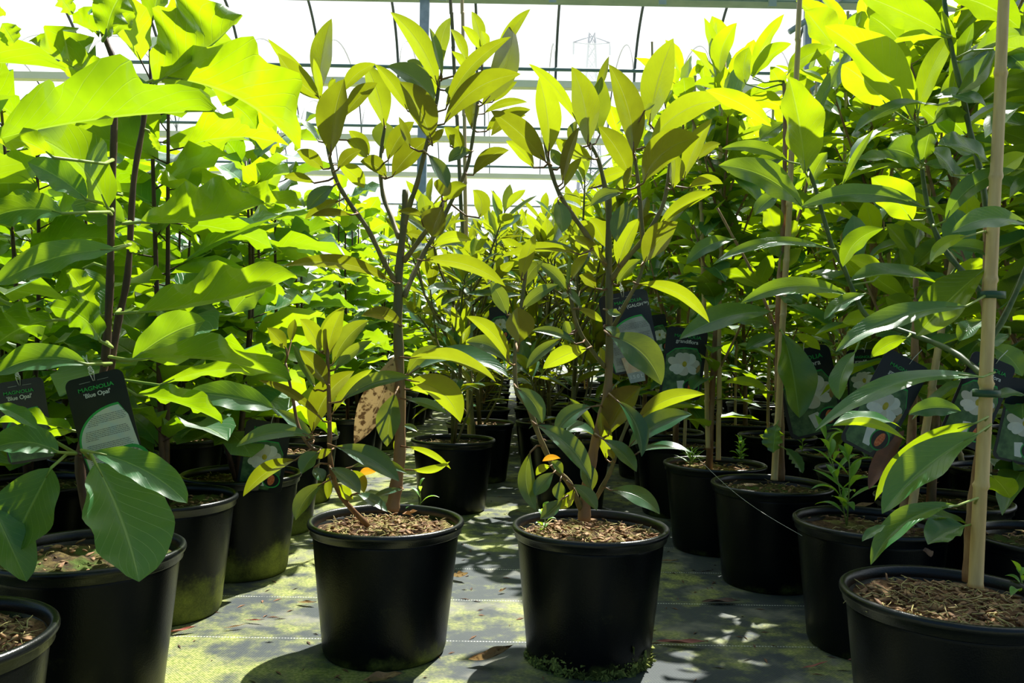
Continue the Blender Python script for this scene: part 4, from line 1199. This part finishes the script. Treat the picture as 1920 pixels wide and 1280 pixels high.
x, y = spot(1446, 221)
ei = base_plant('potted_magnolia', x, y, 'evergreen magnolia with one broad hanging leaf in front, third pot of the right row', soil=SOILS[1])
d0 = y
trunk = [[(1462, 900, d0), (1462, 800, d0), (1460, 700, d0), (1461, 557, d0), (1466, 480, d0), (1470, 380, d0), (1472, 250, d0), (1470, 150, d0)],
         [(1462, 640, d0), (1440, 580, d0), (1405, 500, d0), (1372, 440, d0), (1345, 390, d0)], [(1468, 470, d0), (1500, 400, d0 + .05), (1520, 300, d0 + .05), (1525, 200, d0 + .05)]]
stem_parts('trunk', M['bark_brown'], ei, trunk, [(0.0125, 0.004), (0.004, 0.003), (0.004, 0.003)])
world_child(stake_mb(pt(1452, 900, d0 - .02), pt(1502, -30, d0 - .02), 0.0085, hr), 'bamboo_stake', M['tan'], ei)
fol = MB()
traced_leaves(fol, fol, trunk, c8, [
    (515, 688, 605, 1168, 215, 't', .02, .07, .6), (440, 560, -80, 720, 140, 't', .08, .05, .9), (430, 1015, 178, 968, 55, 'u', .12, .02, 1), (580, 690, 725, 780, 60, 'u', .05, .01, 1),
    (230, 150, -40, 290, 90, 't', .12, .03, .8), (400, 430, 150, 330, 90, 'u'), (500, 330, 620, 200, 90, 'u'), (490, 250, 380, 120, 110, 't'), (520, 180, 600, 40, 110, 'u', .05, 0, .8),
    (480, 460, 620, 520, 100, 't'), (440, 640, 250, 620, 90, 't', .1, 0, .9), (480, 120, 420, -60, 120, 'u', 0, 0, .9), (470, 700, 300, 780, 80, 't')], hr, GRANDI)
traced_leaves(fol, fol, trunk, c4, [
    (130, 440, 60, 100, 70, 'u', .05, 0, .8), (150, 390, 130, 120, 120, 'u', 0, .0, .9), (150, 420, 250, 130, 120, 'u', .1, 0, .95), (300, 480, 320, 270, 110, 'u', .1, 0, .8), (330, 430, 520, 80, 80, 'u', .05, 0, 1),
    (340, 450, 560, 250, 90, 'u', .1, 0, .8), (520, 520, 440, 380, 90, 'u', 0, 0, .9), (520, 620, 300, 580, 100, 'u', .1, 0, .9), (510, 560, 700, 480, 110, 'u', .1, -.03, .9), (540, 420, 790, 270, 110, 'u', .1, -.03, .4),
    (520, 700, 380, 800, 100, 't'), (540, 800, 700, 880, 90, 't'), (520, 900, 330, 1000, 100, 't', .1, -.02, .6), (500, 1100, 350, 1230, 90, 't'), (560, 1080, 700, 1230, 90, 'u')], hr, GRANDI)
traced_leaves(fol, fol, trunk, c5b, [(270, 340, 250, 530, 140, 't', .02, .06, .9), (322, 498, 445, 665, 75, 't', .06, .04, .8)], hr, dict(GRANDI, wave=.14, k=5))
world_child(fol, 'foliage', [M['grandi'], M['petiole']], ei)

x, y = spot(1340, 190)
eh = base_plant('potted_magnolia', x, y, 'evergreen magnolia tied to two thin canes, a tuft of grass weed at its rim', soil=SOILS[0])
st, fo = P_GRANDI[2]
for nme, me in (('stem', st), ('foliage', fo)):
    o = link(nme, me, eh); o.rotation_euler.z = 1.3
for q in ((1347, 862, 1352, 80), (1328, 840, 1312, 300)):
    world_child(stake_mb(pt(q[0], q[1], y - .02), pt(q[2], q[3], y - .02), 0.0075, hr), 'bamboo_stake', M['tan'], eh)
# loose canes standing by the aisle
for i, (x0, y0, x1, y1, dd, lb) in enumerate(((862, 330, 843, -40, 3.3, 'green bamboo cane rising behind the top of the left centre tree'), (872, 330, 866, -40, 3.35, 'pale bamboo cane beside the green one at the top of the aisle'),
                                      (1690, 330, 1612, -40, 2.6, 'pale bamboo cane between the tall trees at the upper right'))):
    p0, p1 = pt(x0, y0, dd), pt(x1, y1, dd)
    t0 = p0 - (p1 - p0) * ((p0.z - 0.0) / (p1.z - p0.z))
    o = stake_mb(t0, p1, 0.009, hr).build('bamboo_cane', M['bark_olive'] if i == 0 else M['tan'])
    tag(o, lb, 'cane')


# ------------------------------------------------------------------ weeds
def weed(name, label, cx_, cy_, z0, H, n, L, W, rng, group=None, spread=0.5, stems_n=1):
    e = link(name, None)
    e.location = (cx_, cy_, z0)
    tag(e, label, 'weed', group)
    s, f = MB(), MB()
    for q in range(stems_n):
        a0 = rng.uniform(0, 6.28)
        tip = Vector((math.cos(a0) * H * 0.25 * spread * (q > 0) * 2, math.sin(a0) * H * 0.25 * spread * (q > 0) * 2, H * rng.uniform(0.8, 1)))
        P = [Vector((0, 0, 0)), tip * 0.5 + Vector((0.004, 0, 0)), tip]
        s.tube(P, [0.0016, 0.0013, 0.0008], 6)
        for i in range(n):
            t = 0.12 + 0.88 * (i + 0.5) / n
            b_ = P[0].lerp(P[1], t * 2) if t < 0.5 else P[1].lerp(P[2], t * 2 - 1)
            a = i * 2.4 + a0
            el = R(20 + 45 * t)
            l = L * rng.uniform(0.7, 1.1) * (1 - 0.4 * t)
            local_leaf(f, s, b_, (math.cos(a) * math.cos(el), math.sin(a) * math.cos(el), math.sin(el)), (0, 0, 1), l, W * rng.uniform(.8, 1.1), rng, dict(p=1, q=0.9, wave=0.02, k=1), droop=rng.uniform(0.1, 0.45), petl=0.004, nt=7, m=2, pr=0.0008)
    s.build('stem', M['petiole'], e)
    f.build('leaves', M['weed'], e)
    return e


wr = random.Random(8)
def soil_at(px, py): # a point of the soil surface seen at a pixel
    a, bq = ab(px, py)
    d = (CAMH - 0.23) * F / bq
    return a / F * d, d
q = soil_at(1588, 985); weed('leafy_weed', 'tall bright green narrow-leaved weed in the pot left of the bamboo-staked front pot', q[0], q[1], 0.228, 0.20, 14, 0.105, 0.020, wr, stems_n=2)
q = soil_at(1912, 1120); weed('leafy_weed', 'small green weed at the right edge of the frame in the front right pot', q[0], q[1], 0.228, 0.045, 6, 0.045, 0.016, wr)
q = soil_at(785, 962); weed('seedling', 'thin arching seedling at the back of the left centre pot', q[0], q[1], 0.228, 0.075, 5, 0.06, 0.008, wr)
q = soil_at(1013, 995); weed('seedling', 'tiny two-leaved seedling at the front of the right centre pot', q[0], q[1], 0.228, 0.012, 4, 0.013, 0.007, wr)
q = soil_at(1015, 985); weed('seedling', 'upright bright seedling at the left of the right centre pot soil', spot(1107, 293)[0] - .09, spot(1107, 293)[1] + .01, 0.228, 0.05, 6, 0.035, 0.014, wr)
q = soil_at(1290, 872); weed('grassy_weed', 'tuft of fine grass weed at the rim of the pot with two thin canes', q[0], q[1] - .02, 0.23, 0.04, 22, 0.07, 0.003, wr, stems_n=2)
q = soil_at(1385, 872); weed('leafy_weed', 'small leafy weed beside the canes of the two-caned pot', q[0], q[1], 0.228, 0.09, 12, 0.045, 0.012, wr, stems_n=2)
q = soil_at(1690, 905); weed('leafy_weed', 'little green weed in the pot behind the tall weed', q[0] - .1, q[1] + .5, 0.228, 0.08, 9, 0.04, 0.010, wr)

# ------------------------------------------------------------------ name tags
def rounded(w, h, r, z=0.0, n=6, c=(0, 0)):
    out = []
    for cx_, cy_, a0 in ((w / 2 - r, h / 2 - r, 0), (-w / 2 + r, h / 2 - r, 90), (-w / 2 + r, -h / 2 + r, 180), (w / 2 - r, -h / 2 + r, 270)):
        for k in range(n + 1):
            a = R(a0 + 90 * k / n)
            out.append((c[0] + cx_ + r * math.cos(a), c[1] + cy_ + r * math.sin(a), z))
    return out


def poly(mb, pts2, z0, z1):
    n = len(pts2)
    vs = [(p[0], p[1], z0) for p in pts2] + [(p[0], p[1], z1) for p in pts2]
    mb.add(vs, [list(range(n, 2 * n)), list(range(n - 1, -1, -1))] + [(i, (i + 1) % n, n + (i + 1) % n, n + i) for i in range(n)])


def ell(cx_, cy_, rx, ry, n=24, rot=0.0, a0=0, a1=360):
    o = []
    for k in range(n):
        a = R(a0 + (a1 - a0) * k / (n - (0 if a1 - a0 == 360 else 1)))
        u, v = rx * math.cos(a), ry * math.sin(a)
        o.append((cx_ + u * math.cos(rot) - v * math.sin(rot), cy_ + u * math.sin(rot) + v * math.cos(rot)))
    return o


def part(parent, name, mat, fn, label=None):
    b = MB(); fn(b)
    o = b.build(name, mat, parent, smooth=False)
    if label: o['label'] = label
    return o


def lettering(parent, text, size, x, y, mat, z=0.0011, sx=1.0):
    cu = bpy.data.curves.new('lettering', 'FONT')
    cu.body = text
    cu.size = size
    cu.align_x = 'CENTER'
    cu.extrude = 0.00012
    cu.offset = size * 0.012
    cu.materials.append(mat)
    tmp = bpy.data.objects.new('tmp_text', cu)
    C.objects.link(tmp)
    bpy.context.view_layer.update()
    me = bpy.data.meshes.new_from_object(tmp.evaluated_get(bpy.context.evaluated_depsgraph_get()))
    me.name = 'lettering'
    bpy.data.objects.remove(tmp)
    o = link('lettering', me, parent)
    o.location = (x, y, z)
    o.scale = (sx, 1, 1)
    return o


def tag_root(px, py_, d, tilt, label, yaw=0.0, group=None):
    e = link('plant_tag', None)
    e.location = pt(px, py_, d)
    t = R(tilt)
    Mx = Matrix(((math.cos(t), -math.sin(t), 0), (0, 0, -1), (math.sin(t), math.cos(t), 0)))
    e.rotation_euler = (Matrix.Rotation(R(yaw), 3, 'Z') @ Mx).to_euler()
    tag(e, label, 'plant tag', group)
    return e


def text_tag(px, py_, d, w, h, tilt, label, l1, l2, panel, yaw=0.0, photo=True, s1=0.0085, s2=0.0095, dx=0.0):
    e = tag_root(px, py_, d, tilt, label, yaw)
    card = part(e, 'card', M['black_card'], lambda b: poly(b, rounded(w, h, w * 0.13, c=(0, -h / 2)), -0.0004, 0.0004))
    part(card, 'slot', M['grey_print'], lambda b: (poly(b, [(-w * .26, -.0098), (-w * .07, -.0098), (-w * .07, -.0092), (-w * .26, -.0092)], .0004, .0007), poly(b, [(w * .05, -.0098), (w * .24, -.0098), (w * .24, -.0092), (w * .05, -.0092)], .0004, .0007)))
    lettering(card, l1, s1, dx, -0.0225, M['green_print'], sx=1.25)
    lettering(card, l2, s2, dx, -0.0325, M['white_print'])
    # green swoosh and the text panel below it
    top_y, bot = -0.048 if h > .13 else -0.045, -h * 0.97
    def shape(off):
        L = []
        for k in range(15):
            a = math.pi / 2 + (math.pi / 2) * k / 14
            L.append((w * 0.24 + (w * 0.70 + off) * math.cos(a) * (1.0), top_y - h * 0.37 + (h * 0.34 + off) * math.sin(a)))
        return [(w * 0.30, top_y - h * 0.37 + h * 0.34 + off), ] + L + [(-w * 0.42 - off * .3, bot), (w * 0.48, bot), (w * 0.48, top_y - h * 0.5), (w * 0.42, top_y - h * 0.15)]
    part(card, 'green_band', M['green_print'], lambda b: poly(b, shape(0.0035), .0004, .0007))
    pn = part(card, 'text_panel', panel, lambda b: poly(b, shape(0.0), .0007, .0010))
    def lines(b):
        rg = random.Random(3)
        y_ = top_y - h * 0.10
        k = 0
        while y_ > bot + 0.004:
            fr = min(1, max(0, (top_y - y_) / (h * 0.36)))
            x0 = w * 0.24 - w * 0.64 * math.sqrt(max(0, 1 - (1 - fr) ** 2))
            x1 = w * 0.40 - rg.uniform(0, 0.05) * w
            if k % 7 == 6: y_ -= 0.0055; k += 1; continue
            if k % 7 == 5: x1 = x0 + (x1 - x0) * 0.3
            xx = x0 + 0.002
            while xx < x1:
                l = rg.uniform(0.001, 0.005)
                poly(b, [(xx, y_), (min(xx + l, x1), y_), (min(xx + l, x1), y_ + 0.00075), (xx, y_ + 0.00075)], .0010, .0011)
                xx += l + 0.0007
            y_ -= 0.0026; k += 1
    part(pn, 'fine_print', M['grey_dark'], lines, 'rows of fine illegible print')
    if photo:
        part(card, 'photo_ring', M['green_print'], lambda b: poly(b, ell(w * 0.30, -h * 0.97, w * 0.33, h * 0.205, a0=0, a1=180), .0010, .0012))
        part(card, 'flower_photo', M['photo_pale'], lambda b: poly(b, ell(w * 0.31, -h * 0.975, w * 0.27, h * 0.175, a0=0, a1=180), .0012, .0014))
    sb_ = MB()
    sb_.tube([(-0.001, -0.0095, 0.001), (-0.003, 0.004, 0.004), (0.001, 0.014, 0.002), (-0.002, 0.03, 0.012)], 0.0006, 5)
    sb_.tube([(0.001, -0.0095, 0.001), (0.004, 0.006, 0.003), (-0.001, 0.016, 0.006), (0.004, 0.03, 0.012)], 0.0006, 5)
    for k in range(5):
        sb_.tube([(0.003 * math.cos(a + k) - 0.0005, 0.004 + k * 0.002 + 0.002 * math.sin(a), 0.003 + 0.002 * math.sin(a + k)) for a in [j * 0.8 for j in range(9)]], 0.0005, 5)
    sb_.build('string', M['string'], e)
    return e


def flower_tag(px, py_, d, w, h, tilt, label, yaw=0.0, group=None, l1='MAGNOLIA', l2='grandiflora', small=False):
    e = tag_root(px, py_, d, tilt, label, yaw, group)
    card = part(e, 'card', M['black_card'], lambda b: poly(b, rounded(w, h, w * 0.13, c=(0, -h / 2)), -0.0004, 0.0004))
    if not small:
        lettering(card, l1, w * 0.105, w * .02, -h * 0.14, M['green_print'], sx=1.2)
        lettering(card, l2, w * 0.125, w * .02, -h * 0.215, M['white_print'])
    pts2 = [(-w * .44, -h * .92), (-w * .44, -h * .42), (-w * .25, -h * .32), (0, -h * .29), (w * .28, -h * .29), (w * .42, -h * .45), (w * .42, -h * .74), (w * .2, -h * .97), (-w * .36, -h * .97)]
    part(card, 'green_band', M['green_print'], lambda b: poly(b, [(x_, y_ + h * .018) for x_, y_ in pts2[1:6]] + [pts2[5], pts2[1]], .0004, .0006))
    ph = part(card, 'flower_photo', M['photo_green'], lambda b: poly(b, pts2, .0006, .0008))
    for k, (an, ln, wd) in enumerate(((165, .34, .10), (200, .30, .09), (15, .30, .10), (-25, .28, .09), (125, .27, .12), (52, .28, .12), (-95, .20, .13), (-140, .25, .10), (88, .25, .11))):
        a_ = R(an)
        c_, s_ = math.cos(a_), math.sin(a_)
        out = []
        for q in range(22):
            t_ = 2 * math.pi * q / 22
            u_ = ln * w * (0.5 + 0.5 * math.cos(t_)) * 1.25
            v_ = wd * w * 1.25 * math.sin(t_) * (0.55 + 0.45 * (0.5 + 0.5 * math.cos(t_)))
            out.append((.02 * w + u_ * c_ - v_ * s_, -.53 * h + u_ * s_ + v_ * c_))
        part(ph, 'petal', M['petal'] if k % 2 else M['petal_shade'], lambda b: poly(b, out, .0008, .00095 + k * .00005))
    part(ph, 'petal', M['petal_brown'], lambda b: poly(b, ell(.36 * w, -.56 * h, .04 * w, .06 * h, 20, R(-15)), .0008, .0015), 'brown curled petal')
    part(ph, 'stamens', M['yellow'], lambda b: poly(b, ell(.02 * w, -.51 * h, .055 * w, .04 * h, 16), .0012, .0018))
    part(ph, 'petal', M['petal'], lambda b: poly(b, [(-.05 * w, -.92 * h), (-.12 * w, -.76 * h), (.05 * w, -.74 * h), (.12 * w, -.80 * h), (.10 * w, -.92 * h)], .0008, .0010))
    part(ph, 'ring', M['green_print'], lambda b: poly(b, ell(.24 * w, -.82 * h, .20 * w, .11 * h), .0010, .0012))
    part(ph, 'disc', M['black_card'], lambda b: poly(b, ell(.24 * w, -.82 * h, .175 * w, .095 * h), .0012, .0014))
    part(ph, 'seed_cone', M['red'], lambda b: poly(b, ell(.24 * w, -.82 * h, .075 * w, .075 * h, rot=R(-12)), .0014, .0017))
    if not small:
        s_ = MB(); s_.tube([(w * .05, -h * .05, 0.001), (w * .06, h * .02, 0.004), (w * .1, h * .12, 0.01)], 0.0006, 5)
        s_.build('string', M['string'], e)
    return e


dL = hand[0][1]
text_tag(174, 702, dL - .10, 0.090, 0.150, 15, 'black name tag with a cream text panel, hung in front of the left stems', 'MAGNOLIA', "'Blue Opal'", M['cream_print'])
e = text_tag(36, 712, dL + .05, 0.080, 0.14, 10, 'black name tag with a bud photograph, cut by the left edge of the picture', 'MAGNOLIA', "'Blue Opal'", M['photo_green'], photo=False, s1=.008, s2=.010, dx=-.004)
dR = hand[3][1]
text_tag(1166, 548, dR + .04, 0.098, 0.158, 12, 'black name tag with a grey text panel behind the right centre trunk', 'MAGNOLIA', 'flora Alta (GALGH\u2122)', M['grey_print'], photo=False, s1=.0085, s2=.0088, dx=.008)
bl = tag_root(1182, 668, dR + .035, 12, 'peach and grey pot size label with faint digits, hanging low behind the right centre trunk')
cd = part(bl, 'card', pbr('peach_print', (0.62, 0.42, 0.28), (0.7, 0.6, 0.45), 60, 0.5), lambda b: poly(b, [(-.018, 0), (.022, 0), (.020, -.052), (-.010, -.052)], -.0004, .0004))
part(cd, 'strip', M['grey_print'], lambda b: poly(b, [(-.013, -.032), (.0205, -.032), (.020, -.052), (-.010, -.052)], .0004, .0006))
lettering(cd, '3.5 0 L', 0.010, .004, -.044, M['white_print'], z=.0007)
bl['category'] = 'label'; bl.name = 'size_label'

hI, hJ, hK, hH = hand[6], hand[5], hand[4], hand[7]
flower_tag(1500, 655, hI[1] + .03, 0.150, 0.225, 14, 'name tag with a big white blossom, half behind the broad hanging leaf on the right')
flower_tag(1290, 615, hH[1] - .05, 0.120, 0.205, -6, 'name tag with an open white blossom and seed cone, left of the two thin canes')
flower_tag(1705, 672, hJ[1] - .05, 0.095, 0.205, -27, 'steeply tilted name tag with a white blossom, left of the slanting cane')
flower_tag(1866, 672, hK[1] + .03, 0.068, 0.135, -22, 'black name tag tucked behind the thick front bamboo stake')
flower_tag(1617, 655, hJ[1] + .5, 0.085, 0.16, 3, 'dim black name tag deep between the right-hand trees, above the tall weed')
flower_tag(1938, 715, hK[1] + .3, 0.085, 0.15, -12, 'name tag cut by the right edge of the picture', small=True)
flower_tag(935, 575, 3.1, 0.075, 0.13, 5, 'small name tag with a white bud far back beside the centre aisle', small=True)
flower_tag(1230, 590, 2.7, 0.06, 0.13, 10, 'small dark name tag beyond the right centre tree', small=True)
flower_tag(505, 790, spot(453, 219)[1] - .12, 0.11, 0.17, -8, 'name tag with a faded bud picture low in the third pot at the left', l2="'Blue Opal'")

# ------------------------------------------------------------------ fallen leaves, litter, thread
def fallen(px, py_, L, W, ang, mat, label, curl=0.3, rnd=.5):
    a, bq = ab(px, py_)
    d = CAMH * F / bq
    x_, y_ = a / F * d, d
    b = MB()
    rg = random.Random(int(px * 7 + py_))
    T = Vector((math.cos(R(ang)), math.sin(R(ang)), 0))
    S = Vector((-T.y, T.x, 0))
    P0 = -T * L / 2 + Vector((0, 0, .004 + .12 * L * curl)); P1 = T * L / 2 + Vector((0, 0, .004 + .45 * L * curl)); Pc = Vector((0, 0, .004 - .25 * L * curl * .3))
    Pc.z = max(Pc.z, 0.001)
    leaf(b, P0, Pc, P1, S + Vector((0, 0, curl)), -S + Vector((0, 0, curl)), (0, 0, 1), W, p=1, q=.85, nt=14, m=4, wave=.12, k=1.6, curl=.35, rnd=rnd, rng=rg)
    o = b.build('fallen_leaf', mat)
    o.location = (x_, y_, 0.0005)
    tag(o, label, 'leaf')


GD, DD = M['grandi'], M['dead']
fallen(728, 1244, .125, .034, -8, leaf_mat('fallen_green_leaf', (.34, .50, .08), (.50, .46, .30), (.5, .6, .05), (.6, .7, .05)), 'curled green and brown leaf lying in front of the left centre pot', .35, .8)
fallen(920, 1246, .085, .032, 12, DD, 'curled dry brown leaf on the ground between the two centre pots', .8, .1)
fallen(716, 1284, .07, .03, 5, DD, 'dry leaf at the bottom edge below the left centre pot', .5, .8)
red = pbr('reddish_dry_leaf', (.42, .14, .09), (.30, .10, .07), 40, .6)
fallen(1278, 1212, .10, .018, -12, red, 'narrow reddish curled leaf right of the right centre pot', .25)
fallen(1352, 1132, .09, .022, 2, pbr('dark_dry_leaf', (.10, .05, .035), None, 40, .6), 'flat dark brown leaf in front of the third right pot', .1)
fallen(1528, 1254, .062, .007, 22, red, 'thin pinkish twig-like leaf near the front right pot', .25)
fallen(1605, 1242, .03, .008, -5, red, 'short pink leaf scrap against the front right pot', .2)
fallen(862, 1088, .05, .028, -30, DD, 'brown leaf propped against the right side of the left centre pot', .8)
fallen(340, 1188, .06, .012, 25, red, 'brown leaf scrap beside the mossy left pot', .3)
fallen(440, 1180, .045, .006, 20, DD, 'dry twig scrap on the bright algae left of centre', .3)
fallen(478, 1168, .045, .006, -10, red, 'rusty leaf sliver on the bright algae left of centre', .3)
fallen(575, 1135, .05, .012, -15, DD, 'pale leaf scrap just left of the left centre pot', .3)
fallen(942, 1112, .025, .01, 40, DD, 'small pale husk between the two centre pots', .6)
fallen(1255, 1055, .05, .01, -5, DD, 'flat pale sliver right behind the right centre pot', .2)
fallen(600, 1022, .06, .02, 20, DD, 'dead leaf behind the left centre pot', .3)
fallen(915, 880, .08, .04, 60, DD, 'brown leaf heap far back in the aisle', .5)
# on the soil
def soil_leaf(px, py_, L, W, ang, mat, label):
    x_, d = soil_at(px, py_)
    b = MB(); rg = random.Random(int(px))
    T = Vector((math.cos(R(ang)), math.sin(R(ang)), .15)); S = Vector((-T.y, T.x, 0))
    leaf(b, -T * L / 2 + Vector((0, 0, .008)), Vector((0, 0, .004)), T * L / 2 + Vector((0, 0, .012)), S + Vector((0, 0, .3)), -S + Vector((0, 0, .3)), (0, 0, 1), W, nt=10, m=3, wave=.1, k=1.5, curl=.3, rnd=.8, rng=rg)
    o = b.build('fallen_leaf', mat); o.location = (x_, d, .236); tag(o, label, 'leaf')
soil_leaf(768, 975, .032, .022, -10, pbr('tan_leaf', (.55, .34, .18), (.45, .25, .12), 40, .6), 'curled tan leaf scrap on the soil of the left centre pot')
soil_leaf(1615, 962, .075, .022, 15, M['dead'], 'pale brown leaf on the soil behind the tall weed')
soil_leaf(1325, 850, .06, .03, 15, red, 'reddish brown leaf on the soil of the two-caned pot')
soil_leaf(1750, 918, .035, .02, 10, M['dead'], 'pinkish leaf on the soil behind the front right pot')
soil_leaf(1740, 1052, .03, .018, 80, pbr('stub', (.10, .05, .03), None, 40, .7), 'dark upright scrap on the far soil of the front right pot')
bl_ = MB(); bl_.box((0, 0, 0), (.022, .006, .003))
o = bl_.build('plastic_scrap', M['blue']); q = soil_at(1093, 980); o.location = (q[0], q[1], .238); o.rotation_euler = (.1, .2, .1)
tag(o, 'small blue plastic scrap at the foot of the right centre trunk', 'scrap')

lit = MB(); lr = random.Random(17)
for i in range(900):
    x_, y_ = lr.uniform(-1.0, 1.0), lr.uniform(1.25, 5.0)
    a = lr.uniform(0, 6.28); l = lr.uniform(.002, .016); w_ = lr.uniform(.001, .003)
    T = Vector((math.cos(a), math.sin(a), 0)) * l; S = Vector((-math.sin(a), math.cos(a), 0)) * w_
    c = Vector((x_, y_, .0006))
    lit.add([tuple(c - T), tuple(c + S + Vector((0, 0, .002))), tuple(c + T), tuple(c - S + Vector((0, 0, .001)))], [(0, 1, 2), (0, 2, 3)])
tag(lit.build('leaf_litter', pbr('litter', (.28, .14, .07), (.06, .035, .02), 8, .8), smooth=False), 'fine brown crumbs scattered over the woven ground cover', 'litter', kind='stuff')

th = MB()
p0, p1 = pt(1296, 845, hH[1] - .16), pt(1504, 1004, hJ[1] - .02)
th.tube([p0.lerp(p1, k / 12) - Vector((0, 0, .02 * math.sin(math.pi * k / 12))) for k in range(13)], 0.0004, 5)
tag(th.build('thread', M['string']), 'thin pale thread sagging between two pots on the right', 'thread')
